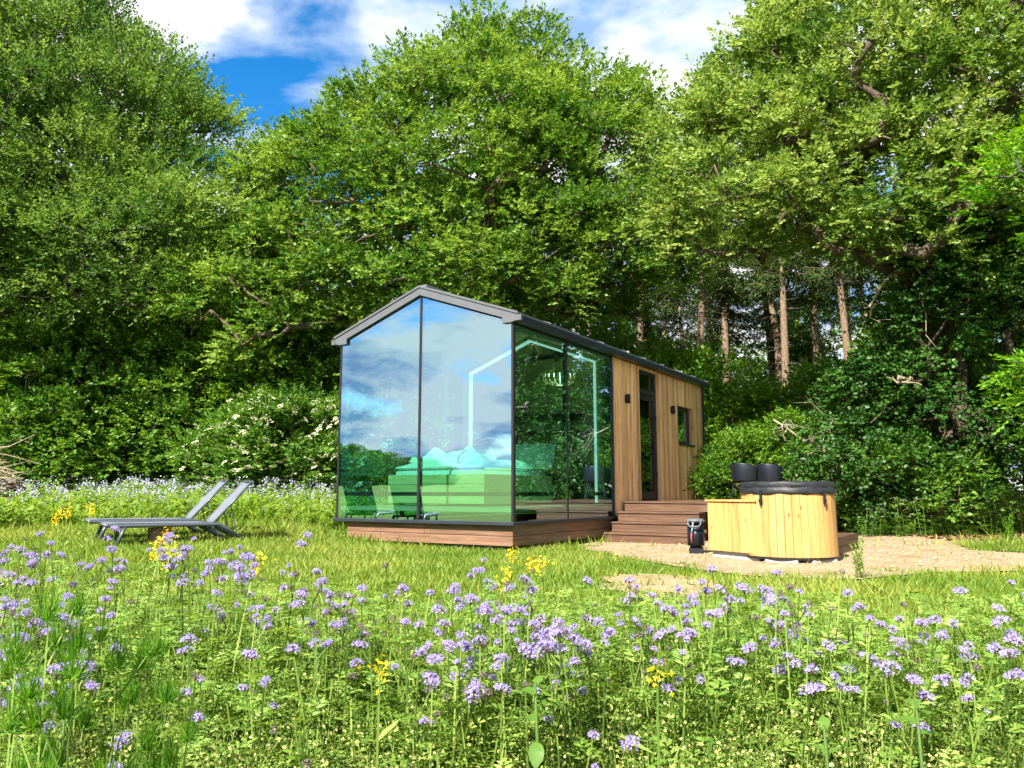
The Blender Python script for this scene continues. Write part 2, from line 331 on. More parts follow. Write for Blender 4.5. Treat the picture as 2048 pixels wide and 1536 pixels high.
PATCH = [(.82, 7.55), (.98, 7.95), (1.3, 8.25), (1.62, 8.2), (1.85, 7.75), (1.95, 7.2), (1.75, 6.7), (1.4, 6.4), (1.02, 6.35), (.85, 6.9)]
def sheet(name, poly, z, mat, jit):
    rs = np.random.default_rng(3); P = []
    for i in range(len(poly)):
        a = np.array(poly[i]); b = np.array(poly[(i + 1) % len(poly)]); k = max(2, int(np.linalg.norm(b - a) / .12))
        for j in range(k): P.append(a + (b - a) * j / k + rs.normal(0, jit, 2))
    bm = bmesh.new(); vs = [bm.verts.new((p[0], p[1], 0)) for p in P]; bm.faces.new(vs)
    bmesh.ops.triangulate(bm, faces=bm.faces); bmesh.ops.subdivide_edges(bm, edges=[e for e in bm.edges if e.calc_length() > .5], cuts=3, use_grid_fill=True); bmesh.ops.triangulate(bm, faces=bm.faces)
    for v in bm.verts: v.co.z = gz(v.co.x, v.co.y) + z
    me = bpy.data.meshes.new(name); bm.to_mesh(me); bm.free(); me.materials.append(mat)
    return tagp(link(name, me), kind='structure')
sheet('gravel_path', PATH, .014, M['gravel'], .03)
sheet('dirt_patch', PATCH, .012, M['dirt'], .06)

# ------------------------------------------------------------------ cabin
TH = math.radians(-32.008); CX, CY = .0141, 11.2
def W(x, y, z=0.):
    c, s = math.cos(TH), math.sin(TH); return (CX + c * x - s * y, CY + s * x + c * y, z)
def pane(mb, name, parent, out):
    o = mb.obj(name, [M['clear'], M['glass']], parent)
    for p in o.data.polygons: p.material_index = 1 if p.normal.dot(Vector(out)) > .9 else 0
    return o
def cabin():
    C = empty('glass_cabin', (CX, CY, 0), TH, 'small gable cabin with mirrored glass front and timber side standing in the meadow', 'cabin')
    WID, LEN = 3.42, 8.5; XM = -1.71; ZS, ZE, ZP = .43, 3.29, 3.93
    # plinth boards
    for z0, z1, cuts in ((.085, .221, (-3.22, -2.5, -.045)), (.226, .372, (-3.22, -1.62, -.045))):
        for a, b in zip(cuts[:-1], cuts[1:]):
            MB().box(a + .002, b - .002, .05, .075, z0, z1).obj('plinth_board', M['plinth'], C, bevel=.004)
    for z0, z1 in ((.085, .221), (.226, .372)):
        MB().box(-.065, -.04, .053, 3.36, z0, z1).obj('plinth_board', M['plinth_y'], C, bevel=.004)
        MB().box(-3.225, -3.2, .08, 8.3, z0, z1).obj('plinth_board', M['plinth_y'], C, bevel=.004)
    MB().box(-3.0, -.35, .6, 8.2, -.05, .35).obj('under_floor', M['black'], C)
    # base sill
    MB().box(-3.47, .035, -.045, .03, .376, .43).obj('sill', M['trim'], C, bevel=.006)
    MB().box(-.03, .035, .033, 3.44, .376, .43).obj('sill', M['trim'], C, bevel=.006)
    MB().box(-3.47, -3.40, .033, 8.5, .376, .43).obj('sill', M['trim'], C, bevel=.006)
    # floor, ceiling and inner walls
    MB().box(-3.38, -.045, .05, 8.4, .56, .62).obj('floor', M['floor'], C)
    MB().box(-3.38, -.05, .04, .1, .79, .85).obj('inner_rail', M['gutter'], C, bevel=.004)
    MB().box(-.10, -.05, .11, 3.38, .79, .85).obj('inner_rail', M['gutter'], C, bevel=.004)
    MB().box(-3.38, -3.33, .11, 3.38, .79, .85).obj('inner_rail', M['gutter'], C, bevel=.004)
    for s in (-1, 1):
        x1 = XM + s * 1.68
        MB().prism([(XM, 3.86), (x1, 3.25), (x1, 3.28), (XM, 3.89)], 'y', .06, 8.4).obj('ceiling', M['ply'], C)
    # gable panes
    g = .012
    pane(MB().prism([(-3.39, ZS), (XM - .022, ZS), (XM - .022, ZP - .03), (-3.39, ZE + .03)], 'y', 0, g), 'glass_pane', C, (0, -1, 0))
    pane(MB().prism([(XM + .022, ZS), (-.028, ZS), (-.028, ZE + .03), (XM + .022, ZP - .03)], 'y', 0, g), 'glass_pane', C, (0, -1, 0))
    MB().box(XM - .021, XM + .021, -.012, .07, ZS, ZP).obj('mullion', M['black'], C, bevel=.004)
    MB().box(-.027, .014, -.01, .05, ZS, ZE + .03).obj('corner_post', M['black'], C, bevel=.004)
    MB().box(-3.425, -3.391, -.01, .05, ZS, ZE + .03).obj('corner_post', M['black'], C, bevel=.004)
    # side panes both sides
    for x in (-.02, -3.412):
        for a, b in ((.052, 1.645), (1.695, 3.37)):
            pane(MB().box(x, x + g, a, b, ZS, 3.30), 'glass_pane', C, (1, 0, 0)) if x > -1 else MB().box(x, x + g, a, b, ZS, 3.30).obj('glass_pane', M['tinted'], C)
        MB().box(x - .05, x + g + .005, 1.646, 1.694, ZS, 3.30).obj('mullion', M['black'], C, bevel=.004)
        MB().box(x - .10, x + g + .02, 3.371, 3.43, ZS, 3.30).obj('end_post', M['trim'], C, bevel=.004)
    # roof
    sl = (4.075 - 3.43) / 1.83
    for s in (-1, 1):
        xe = XM + s * 1.83
        # fascia at the front
        prof = [(XM, 4.085), (xe, 4.085 - 1.83 * sl), (xe, 4.085 - 1.83 * sl - .115), (XM + s * 1.70, 3.30), (XM + s * 1.55, 3.30), (XM + s * 1.55, 4.085 - 1.55 * sl - .15), (XM, 3.935)]
        MB().prism(prof, 'y', -.05, -.015).obj('fascia', M['fascia'], C, bevel=.004)
        MB().prism([(XM, 4.095), (xe, 4.095 - 1.83 * sl), (xe, 4.06 - 1.83 * sl), (XM, 4.06)], 'y', -.066, -.052).obj('fascia_cap', M['fascia'], C)
        MB().box(*sorted((xe - s * .02, xe + s * .055)), -.06, -.012, 3.315, 3.40).obj('gutter_end', M['fascia'], C, bevel=.003)
        # sheets
        n = 9; L0, L1 = -.012, 8.62
        for k in range(n):
            a = L0 + (L1 - L0) * k / n; b = L0 + (L1 - L0) * (k + 1) / n - .004; dz = .004 * (k % 2)
            MB().prism([(XM, 4.085 + dz), (xe, 4.085 - 1.83 * sl + dz), (xe, 4.05 - 1.83 * sl + dz), (XM, 4.05 + dz)], 'y', a, b).obj('roof_sheet', M['roof'], C)
            MB().prism([(XM, 4.10), (xe, 4.10 - 1.83 * sl), (xe, 4.087 - 1.83 * sl), (XM, 4.087)], 'y', b - .02, b + .012).obj('roof_seam', M['roof'], C)
        MB().prism([(XM, 4.04), (xe - s * .05, 4.04 - 1.78 * sl), (xe - s * .05, 3.94 - 1.78 * sl), (XM, 3.92)], 'y', -.01, 8.55).obj('roof_core', M['trim'], C)
        MB().box(*sorted((XM + s * 1.72, xe + s * .04)), -.008, 8.61, 3.305, 3.405).obj('gutter', M['gutter'], C, bevel=.012)
    MB().box(XM - .1, XM + .1, -.01, 8.62, 4.062, 4.108).obj('ridge_cap', M['roof'], C, bevel=.01)
    # right timber wall
    D0, D1, W0, W1, WZ0, WZ1 = 4.66, 5.70, 6.83, 7.72, 1.89, 2.72
    inner = MB(); e = 8.40
    for a, b, z0, z1 in ((3.431, D0, .38, 3.30), (D0, D1, 3.27, 3.30), (D1, W0, .38, 3.30), (W0, W1, .38, WZ0), (W0, W1, WZ1, 3.30), (W1, e, .38, 3.30), (D0, D1, .38, .66)):
        inner.box(-.16, -.022, a, b, z0, z1)
    inner.obj('inner_wall', M['ply'], C)
    y = 3.434; k = 0; rs = random.Random(4)
    segs = []
    while y < e - .02:
        wd = rs.choice((.105, .12, .135, .135)); y1 = min(y + wd, e)
        if e - y1 < .05: y1 = e
        for lim in (D0, D1):
            if y < lim < y1: y1 = lim
        segs.append((y, y1)); y = y1
    for a, b in segs:
        zz = [(.385 if a < D0 else .6, 3.302)]
        if D0 - .001 <= a < D1 - .01: zz = [(3.275, 3.302)]
        elif b > W0 and a < W1: zz = [(.6, WZ0), (WZ1, 3.302)]
        dx = rs.uniform(0, .004)
        for z0, z1 in zz: MB().box(-.02, .002 + dx, a + .003, b - .003, z0, z1).obj('cladding_board', M['clad'], C, bevel=.004)
    MB().box(-.05, .03, 8.402, 8.5, .376, 3.303).obj('corner_trim', M['trim'], C, bevel=.006)
    MB().box(-3.42, -.052, 8.42, 8.5, .376, 3.3).prism([(-3.42, 3.302), (-.052, 3.302), (XM, 3.92)], 'y', 8.42, 8.5).obj('back_wall', M['trim'], C)
    MB().box(-3.42, -3.3, 3.432, 8.41, .44, 3.3).obj('far_side_wall', M['ply'], C)
    # partition with gable portal and light strip
    pw = .26
    MB().prism([(-3.30, .62), (-3.12, .62), (-3.12, 3.24), (XM, 3.78), (-.30, 3.24), (-.30, .62), (-.17, .62), (-.17, 3.27), (XM, 3.85), (-3.30, 3.27)], 'y', 3.36, 3.42).obj('portal_frame', M['ply'], C)
    bar = MB()
    for poly in ([(-3.119, .66), (-3.08, .66), (-3.08, 3.21), (-3.119, 3.235)], [(-.301, .66), (-.34, .66), (-.34, 3.21), (-.301, 3.235)],
                 [(-3.119, 3.24), (-3.08, 3.213), (XM, 3.735), (XM, 3.778)], [(-.301, 3.24), (-.34, 3.213), (XM, 3.735), (XM, 3.778)]):
        bar.prism(poly, 'y', 3.33, 3.40)
    bar.obj('light_strip', M['led'], C)
    MB().box(-3.3, -.165, 4.56, 4.62, .62, 3.6).obj('partition_wall', M['ply'], C)
    MB().box(-3.3, -.165, 7.6, 7.66, .62, 3.6).obj('partition_wall', M['ply'], C)
    # door
    door = empty('door', (0, 0, 0)); door.parent = C
    fr = MB(); x0, x1 = -.15, -.07
    fr.box(x0, x1, D0 + .004, D0 + .07, .68, 3.268).box(x0, x1, D1 - .07, D1 - .004, .68, 3.268).box(x0, x1, D0 + .071, D1 - .071, 3.20, 3.268).box(x0, x1, D0 + .071, D1 - .071, 2.80, 2.90)
    fr.obj('door_frame', M['trim'], door, bevel=.006)
    lf = MB(); x0, x1 = -.14, -.085
    lf.box(x0, x1, D0 + .074, D0 + .15, .70, 2.79).box(x0, x1, D1 - .15, D1 - .074, .70, 2.79).box(x0, x1, D0 + .151, D1 - .151, 2.68, 2.79).box(x0, x1, D0 + .151, D1 - .151, .70, .86)
    lf.obj('door_leaf', M['black'], door, bevel=.005)
    MB().box(-.118, -.106, D0 + .151, D1 - .151, .861, 2.679).obj('door_pane', M['dglass'], door)
    MB().box(-.118, -.106, D0 + .071, D1 - .071, 2.901, 3.199).obj('transom_pane', M['dglass'], door)
    MB().box(-.15, .02, D0 + .004, D1 - .004, .66, .679).obj('threshold', M['fascia'], door, bevel=.004)
    h = MB(); h.box(-.084, -.066, D1 - .135, D1 - .095, 1.62, 1.85).tube([(-.07, D1 - .115, 1.75), (-.03, D1 - .115, 1.75), (-.03, D1 - .24, 1.75)], .011)
    h.obj('door_handle', M['black_plastic'], door)
    for z in (1.2, 2.35): MB().tube([(-.06, D1 - .05, z - .06), (-.06, D1 - .05, z + .06)], .014).obj('door_hinge', M['black_plastic'], door)
    for a, b in ((D0 - .001, D0 + .0035), (D1 - .0035, D1 + .001)): MB().box(-.068, -.023, a, b, .681, 3.268).obj('door_reveal', M['clad'], door)
    # window
    win = empty('window', (0, 0, 0)); win.parent = C
    fr = MB(); x0, x1 = -.14, -.075
    fr.box(x0, x1, W0 + .004, W0 + .075, WZ0 + .004, WZ1 - .004).box(x0, x1, W1 - .075, W1 - .004, WZ0 + .004, WZ1 - .004).box(x0, x1, W0 + .076, W1 - .076, WZ1 - .08, WZ1 - .004).box(x0, x1, W0 + .076, W1 - .076, WZ0 + .004, WZ0 + .08)
    fr.obj('window_frame', M['trim'], win, bevel=.006)
    pane(MB().box(-.112, -.1, W0 + .076, W1 - .076, WZ0 + .081, WZ1 - .081), 'window_pane', win, (1, 0, 0))
    MB().box(-.072, .05, W0 - .02, W1 + .02, WZ0 - .035, WZ0 + .003).obj('window_sill', M['trim'], win, bevel=.004)
    for a, b in ((W0 - .001, W0 + .0035), (W1 - .0035, W1 + .001)): MB().box(-.0745, -.0205, a, b, WZ0 + .004, WZ1 - .004).obj('window_reveal', M['clad'], win)
    MB().box(-.0745, -.0205, W0 + .004, W1 - .004, WZ1 - .0035, WZ1 + .001).obj('window_reveal', M['clad'], win)
    return C
CABIN = cabin()
def local(name, x, y, z, label, cat, group=None, rz=0):
    return empty(name, W(x, y, z), TH + rz, label, cat, group)
for y, lab in ((3.99, 'small black box lamp on the cladding left of the cabin door'), (6.36, 'small black box lamp on the cladding between door and window')):
    lamp = local('wall_lamp', 0, y, 2.58, lab, 'wall lamp', 'box lamps on the cabin wall')
    MB().box(.008, .03, -.035, .035, -.07, .07).obj('back_plate', M['black_plastic'], lamp)
    MB().box(.031, .085, -.042, .042, -.085, .085).obj('lamp_body', M['black_plastic'], lamp, bevel=.004)

def interior():
    # bed
    B = local('bed', -3.0, .78, .621, 'solid pine bed with stacked plank frame behind the glass', 'bed')
    wd, ln = 1.98, 2.2
    z = 0.04
    for i in range(3):
        h = .155; zz = z + i * (h + .004)
        MB().box(.0, wd, 0, .06, zz, zz + h).obj('plank', M['bedpine'], B, bevel=.006)
        MB().box(wd - .06, wd + .002, .062, ln - .062, zz, zz + h).obj('plank', M['bedpine'], B, bevel=.006)
        MB().box(-.002, .06, .062, ln - .062, zz, zz + h).obj('plank', M['bedpine'], B, bevel=.006)
        MB().box(.0, wd + (.06 if i == 1 else 0), ln - .06, ln, zz, zz + h).obj('plank', M['bedpine'], B, bevel=.006)
    MB().box(.07, wd - .07, .07, ln - .07, .3, .62).obj('mattress', M['linen'], B, bevel=.05, smooth=True, seg=3)
    def cushion(nx, ny, sx, sy, h, seed, puff=.5, wr=.02):
        rs = np.random.default_rng(seed); u, v = np.meshgrid(np.linspace(-1, 1, nx), np.linspace(-1, 1, ny))
        prof = ((1 - np.abs(u) ** 4) * (1 - np.abs(v) ** 4)) ** puff
        wob = sum(np.sin(u * rs.uniform(2, 9) + v * rs.uniform(-9, 9) + rs.uniform(0, 6)) for _ in range(7)) * wr
        zt = prof * (h + wob * h * 4); zb = -prof * h * .25
        n = nx * ny; X = u * sx + wob * .04 * (np.abs(u) < .99); Y = v * sy
        V = np.concatenate([np.stack([X.ravel(), Y.ravel(), zt.ravel()], 1), np.stack([X.ravel(), Y.ravel(), zb.ravel()], 1)])
        i = np.arange((nx - 1) * (ny - 1)); a = i // (nx - 1) * nx + i % (nx - 1)
        F = np.stack([a, a + 1, a + nx + 1, a + nx], 1)
        return V, [F, F[:, ::-1] + n]
    def cloth(name, label, cat, x, y, z, rot, args, group=None, mat='linen'):
        V, F = cushion(*args); o = link(name, npmesh(name, V, F, M[mat], smooth=True)); o.matrix_world = Matrix.Translation(W(x, y, z)) @ Matrix.Rotation(TH, 4, 'Z') @ Matrix.Rotation(rot[2], 4, 'Z') @ Matrix.Rotation(rot[1], 4, 'Y') @ Matrix.Rotation(rot[0], 4, 'X')
        return tagp(o, label, cat, group)
    cloth('duvet', 'rumpled white duvet spread over the bed in the cabin', 'duvet', -2.02, 1.62, 1.25, (0, 0, 0), (46, 40, .9, .78, .12, 3, .3, .05), mat='duvet')
    cloth('folded_duvet', 'folded thick white duvet lying on top of the bed foot', 'duvet', -2.1, 1.45, 1.36, (0, 0, .05), (40, 30, .66, .4, .14, 8, .3, .06), mat='duvet')
    cloth('pillow', 'white pillow leaning nearest the bed edge behind the side glass', 'pillow', -1.18, 2.62, 1.48, (math.radians(62), 0, .25), (20, 16, .36, .26, .11, 21, .5, .02), 'pillows on the bed')
    cloth('pillow', 'white pillow leaning second from the side glass', 'pillow', -1.55, 2.72, 1.48, (math.radians(66), 0, -.1), (20, 16, .38, .26, .11, 22, .5, .02), 'pillows on the bed')
    cloth('pillow', 'white pillow at the far bed edge away from the side glass', 'pillow', -2.3, 2.68, 1.47, (math.radians(60), 0, .1), (20, 16, .40, .26, .12, 23, .5, .02), 'pillows on the bed')
    # pine bedside box
    t = local('bedside_box', -.98, 3.16, .621, 'pale pine block table behind the pillows', 'table')
    MB().box(-.2, .2, -.13, .13, .58, .86).obj('box_body', M['bedpine'], t, bevel=.05)
    MB().box(-.13, .13, -.08, .08, 0, .579).obj('pedestal', M['kitchen'], t)
    # pendant
    p = local('pendant_lamp', -1.2, 3.62, 3.0, 'round segmented pendant shade hanging from the cabin ceiling', 'lamp')
    n = 18
    for k in range(n):
        a0 = 2 * math.pi * k / n; a1 = a0 + 2 * math.pi / n * .86
        mb = MB(); prof = [(.30, .09), (.325, .02), (.30, -.05), (.2, -.10), (.06, -.12)]
        vs = []; 
        for r, zz in prof:
            for a in (a0 + .25 * (.1 - zz), a1 + .25 * (.1 - zz)): vs.append((r * math.cos(a), r * math.sin(a), zz))
        mb.add(vs, [(2 * i, 2 * i + 1, 2 * i + 3, 2 * i + 2) for i in range(len(prof) - 1)]); mb.obj('shade_segment', M['bedpine'], p)
    MB().lathe([(.29, .085), (.05, .1), (.05, -.11), (.0, -.11)], 24).obj('shade_core', M['bulb'], p, smooth=True)
    MB().tube([(0, 0, .1), (0, 0, .66)], .006).obj('cord', M['black'], p)
    for x, y, lab in ((-1.85, 3.75, 'black ceiling spotlight left of the pendant shade'), (-1.45, 3.95, 'black ceiling spotlight above the pendant shade')):
        s = local('ceiling_spotlight', x, y, 3.42, lab, 'spotlight', 'spotlights on the cabin ceiling')
        MB().lathe([(0, .0), (.045, 0), (.045, .14), (0, .14)], 12).obj('spot_body', M['black'], s); MB().tube([(0, 0, .14), (0, 0, .42)], .012).obj('spot_arm', M['black'], s)
    # kitchen shelves with jars
    for z, lab in ((2.38, 'upper black shelf on the cabin kitchen wall'), (2.05, 'lower black shelf on the cabin kitchen wall')):
        s = local('wall_shelf', -2.1, 4.41, z, lab, 'shelf', 'kitchen shelves')
        MB().box(-1.0, .9, -.12, .14, 0, .035).obj('shelf_board', M['kitchen'], s, bevel=.003)
        for bx in (-.8, .7): MB().box(bx - .015, bx + .015, .0, .14, -.12, -.001).obj('bracket', M['kitchen'], s)
    k = local('kitchen_counter', -2.1, 4.2, .621, 'black kitchen counter under the shelves', 'counter')
    MB().box(-1.1, .9, -.3, .34, 0, .86).obj('cabinet', M['kitchen'], k, bevel=.004); MB().box(-1.12, .92, -.32, .345, .861, .9).obj('worktop', M['kitchen'], k, bevel=.004)
    for x, z, nm, lab, mt in ((-2.5, 2.415, 'coffee_jar', 'tall dark canister standing on the upper kitchen shelf', 'kitchen'), (-2.6, 2.085, 'white_cup', 'white cup leftmost on the lower kitchen shelf', 'white'), (-2.35, 2.085, 'white_cup', 'white cup in the middle of the lower kitchen shelf', 'white'), (-1.75, 2.085, 'white_cup', 'white cup rightmost on the lower kitchen shelf', 'white')):
        c = local(nm, x, 4.40, z, lab, 'jar' if mt == 'kitchen' else 'cup')
        hh = .22 if mt == 'kitchen' else .1; rr = .08 if mt == 'kitchen' else .04
        MB().lathe([(0, 0.001), (rr * .85, .001), (rr, hh * .4), (rr, hh), (rr * .9, hh), (rr * .8, .02), (0, .02)], 14).obj('vessel', M[mt], c, smooth=True)
    tb = local('side_table', -.55, 4.2, .621, 'small dark table with a wooden top near the cabin door', 'table')
    MB().box(-.25, .25, -.28, .28, .78, .82).obj('table_top', M['floor'], tb, bevel=.006)
    for sx in (-1, 1):
        for sy in (-1, 1): MB().tube([(sx * .2, sy * .22, 0), (sx * .17, sy * .19, .778)], .014).obj('leg', M['kitchen'], tb)
    ch = local('dining_chair', -.75, 3.72, .621, 'black shell chair with slanted legs inside the cabin', 'chair')
    MB().box(-.21, .21, -.2, .2, .42, .46).obj('seat', M['kitchen'], ch, bevel=.015)
    MB().box(-.2, .2, -.22, -.19, .47, .78).obj('backrest', M['kitchen'], ch, bevel=.012)
    for sx in (-1, 1):
        for sy in (-1, 1): MB().tube([(sx * .23, sy * .22, 0), (sx * .1, sy * .1, .419)], .013).obj('leg', M['kitchen'], ch)
interior()

# ------------------------------------------------------------------ deck and steps
def deck():
    D = local('entrance_steps', 0, 0, 0, 'dark brown wooden steps and deck leading up to the cabin door', 'steps')
    fronts = [(2.78, .17), (3.08, .34), (3.37, .51), (3.72, .68)]; xl = [.10, .10, .09, .06]; xr = 1.56
    for i, (y, z) in enumerate(fronts):
        y2 = fronts[i + 1][0] if i < 3 else 4.02
        r = xr if i < 3 else 2.55
        MB().box(xl[i], r, y, y + .024, z - .168, z - .031).obj('riser', M['step'], D, bevel=.003)
        for a, b in ((y - .02, y + .138), (y + .142, y + .30)):
            MB().box(xl[i] - .004, r + .004, a, b, z - .03, z).obj('tread_board', M['step'], D, bevel=.004)
        for x in (xl[i], r - .024):
            MB().box(x + .001, x + .023, y + .0245, y2 + .02, z - .168, z - .031).obj('side_board', M['step_y'], D, bevel=.003)
    y = 4.03
    while y < 7.4:
        MB().box(.06, 2.55, y, y + .14, .65, .68).obj('deck_board', M['step'], D, bevel=.004); y += .145
    MB().box(2.52, 2.55, 3.76, 7.4, .02, .648).obj('deck_skirt', M['step_y'], D, bevel=.003)
    for x in (.3, 1.4, 2.45):
        for yy in (4.1, 7.3): MB().box(x - .05, x + .05, yy - .05, yy + .05, -.03, .648).obj('post', M['step'], D)
    MB().box(.15, 1.5, 3.0, 3.9, -.02, .13).obj('support_block', M['black'], D)
deck()
def shell_chair(x, y, rz, lab):
    c = empty('garden_chair', W(x, y, .681), TH + rz, lab, 'chair', 'black chairs on the deck', scale=.9)
    vs = []; n = 15
    for zi, (z, r) in enumerate(((.40, .26), (.45, .275), (.62, .29), (.80, .30), (.815, .295))):
        for k in range(n):
            a = math.radians(-115 + 230 * k / (n - 1)); top = 1 if zi < 3 else (1 - .28 * (abs(a) / 2.0) ** 2.2)
            vs.append((r * math.sin(a), r * math.cos(a) * 1.0, .4 + (z - .4) * top))
    m = MB(); m.add(vs, [(i * n + k, i * n + k + 1, (i + 1) * n + k + 1, (i + 1) * n + k) for i in range(4) for k in range(n - 1)])
    o = m.obj('shell', M['black_plastic'], c, smooth=True); md = o.modifiers.new('solid', 'SOLIDIFY'); md.thickness = .018
    MB().lathe([(0, .415), (.25, .415), (.262, .43), (.25, .445), (0, .445)], 20).obj('seat', M['black_plastic'], c, smooth=True)
    for sx in (-1, 1):
        for sy in (-1, 1): MB().tube([(sx * .25, sy * .24, 0), (sx * .17, sy * .16, .414)], .014).obj('leg', M['black_plastic'], c)
shell_chair(1.62, 6.0, math.radians(150), 'black shell garden chair on the deck, left one behind the hot tub')
shell_chair(1.9, 6.8, math.radians(170), 'black shell garden chair on the deck, right one behind the hot tub')

# ------------------------------------------------------------------ hot tub
def tub():
    cx, cyy, R = 3.476, 9.98, .558; z0, z1 = .075, .835
    T = empty('hot_tub', (cx, cyy, 0), 0, 'round pine clad hot tub with black cover and lower side box on gravel', 'hot tub')
    n = 38; wd = 2 * math.pi * R / n
    mb = MB(); mb.add([(-wd / 2 * .965 * 1.02, R * 1.02, z0), (wd / 2 * .965 * 1.02, R * 1.02, z0), (wd / 2 * .93, R - .035, z0), (-wd / 2 * .93, R - .035, z0),
                       (-wd / 2 * .965, R, z1), (wd / 2 * .965, R, z1), (wd / 2 * .93, R - .035, z1), (-wd / 2 * .93, R - .035, z1)],
                      [(3, 2, 1, 0), (4, 5, 6, 7), (0, 1, 5, 4), (1, 2, 6, 5), (2, 3, 7, 6), (3, 0, 4, 7)])
    me = mb.mesh('stave', M['pine'], bevel=.005)
    for k in range(n): link('stave', me, T, rot=(0, 0, 2 * math.pi * k / n))
    MB().lathe([(0, .05), (R + .005, .05), (R + .005, .074), (0, .074)], 40).obj('base_ring', M['black'], T)
    MB().lathe([(0, z0), (R - .04, z0), (R - .04, z1 - .01), (0, z1 - .01)], 40).obj('liner', M['black'], T)
    for a in (-120, -62, -20, 160):
        b = MB().box(-.19, .19, -.1, .1, -.02, .049).obj('base_block', M['concrete'], T, bevel=.006)
        b.location = (.44 * math.cos(math.radians(a)), .44 * math.sin(math.radians(a)), 0); b.rotation_euler = (0, 0, math.radians(a + 90))
    # cover
    rs = np.random.default_rng(2); m = MB(); nn = 64; prof = [(0, .985), (.3, .985), (.55, .98), (.615, .972), (.625, .955), (.628, .915), (.622, .905), (.63, .895), (.635, .845), (.632, .828), (.6, .826)]
    vs = []
    for i, (r, z) in enumerate(prof):
        r *= .905
        for k in range(nn):
            a = 2 * math.pi * k / nn; dz = .006 * math.sin(a * 7 + i) * (i > 2) + .005 * math.sin(a * 17 + i * 2.) * (i > 3); rr = r + (.004 * math.sin(a * 11 + i * 1.7) if i > 2 else 0)
            vs.append((rr * math.cos(a), rr * math.sin(a), z + dz))
    m.add(vs, [(i * nn + k, i * nn + (k + 1) % nn, (i + 1) * nn + (k + 1) % nn, (i + 1) * nn + k) for i in range(len(prof) - 1) for k in range(nn)])
    cov = m.obj('cover', M['vinyl'], T, smooth=True)
    for a in (-141, -63):
        s = MB(); s.box(-.017, .017, -.005, .006, -.13, .03).box(-.024, .024, -.012, -.004, -.12, -.075).box(-.012, .012, -.014, -.006, -.15, -.122)
        o = s.obj('strap', M['black_plastic'], cov); r = .582; aa = math.radians(a); o.location = (r * math.cos(aa), r * math.sin(aa), .84); o.rotation_euler = (0, 0, aa + math.pi / 2)
    # side box
    A = Vector((2.57 - cx, 10.42 - cyy, 0)); Bv = Vector((2.98 - cx, 9.70 - cyy, 0)); d = (Bv - A); Ln = d.length; ang = math.atan2(d.y, d.x)
    Bx = empty('side_box', A); Bx.parent = T; Bx.rotation_euler = (0, 0, ang)
    k = 6; w_ = Ln / k; zt = .725
    for i in range(k): MB().box(i * w_ + .003, (i + 1) * w_ - .003, 0, .022, .10, zt).obj('stave', M['pine'], Bx, bevel=.004)
    for i in range(6): MB().box(0.001, .022, .024 + i * .1, .024 + i * .1 + .097, .10, zt).obj('stave', M['pine'], Bx, bevel=.004)
    MB().box(.03, Ln - .03, .03, .6, .10, zt - .02).obj('box_core', M['black'], Bx)
    MB().box(-.025, Ln + .02, -.02, .64, zt + .001, zt + .026).obj('box_lid', M['pine'], Bx, bevel=.004)
    MB().box(.02, Ln - .02, .05, .3, -.02, .099).obj('base_block', M['concrete'], Bx)
tub()
def tub_step():
    a = math.atan2(1.3, .88)
    S = empty('tub_step', (4.36, 10.66, 0), a, 'low brown wooden step box right of the hot tub', 'step box')
    MB().box(0, 1.4, 0, .03, .12, .245).obj('front_board', M['step'], S, bevel=.004)
    MB().box(0, 1.4, .001, .031, .005, .116).obj('front_board', M['step'], S, bevel=.004)
    MB().box(.001, .03, .033, .5, .03, .243).obj('side_board', M['step_y'], S, bevel=.004)
    MB().box(1.37, 1.399, .033, .5, .03, .243).obj('side_board', M['step_y'], S, bevel=.004)
    for k in range(3): MB().box(.04, 1.36, .05 + k * .15, .05 + k * .15 + .125, .215, .24).obj('tread_board', M['step'], S, bevel=.004)
    MB().box(.02, .5, .51, .54, .0, .62).obj('upper_riser', M['step'], S, bevel=.004)
    MB().box(.02, .5, .54, .8, .621, .645).obj('upper_tread', M['step'], S, bevel=.004)
    for x in (.04, 1.32): MB().box(x, x + .05, .04, .09, -.02, .214).obj('foot', M['step'], S)
tub_step()
def pump():
    P = empty('pump_unit', (2.55, 11.02, 0), math.radians(-20), 'black pump unit with grey handle and coloured cable between steps and tub box', 'pump', scale=.88)
    MB().box(-.12, .12, -.14, .14, .10, .48).obj('housing', M['black_plastic'], P, bevel=.035, seg=2, smooth=True)
    MB().box(-.14, .14, -.16, .16, .481, .55).obj('lid', M['grey_plastic'], P, bevel=.025, seg=2, smooth=True)
    MB().tube([(-.09, -.165, .52), (-.10, -.19, .47), (-.06, -.2, .43), (.06, -.2, .43), (.10, -.19, .47), (.09, -.165, .52)], .013).obj('handle', M['grey_plastic'], P, smooth=True)
    MB().tube([(-.02, -.175, .50), (-.03, -.20, .40), (-.045, -.19, .33)], .010).obj('cable', M['blue_cable'], P, smooth=True)
    MB().tube([(-.045, -.19, .33), (-.05, -.185, .26), (-.045, -.18, .18)], .013).obj('cable', M['red_cable'], P, smooth=True)
    MB().box(-.10, .10, -.12, .12, -.02, .099).obj('stand', M['black_plastic'], P)
pump()

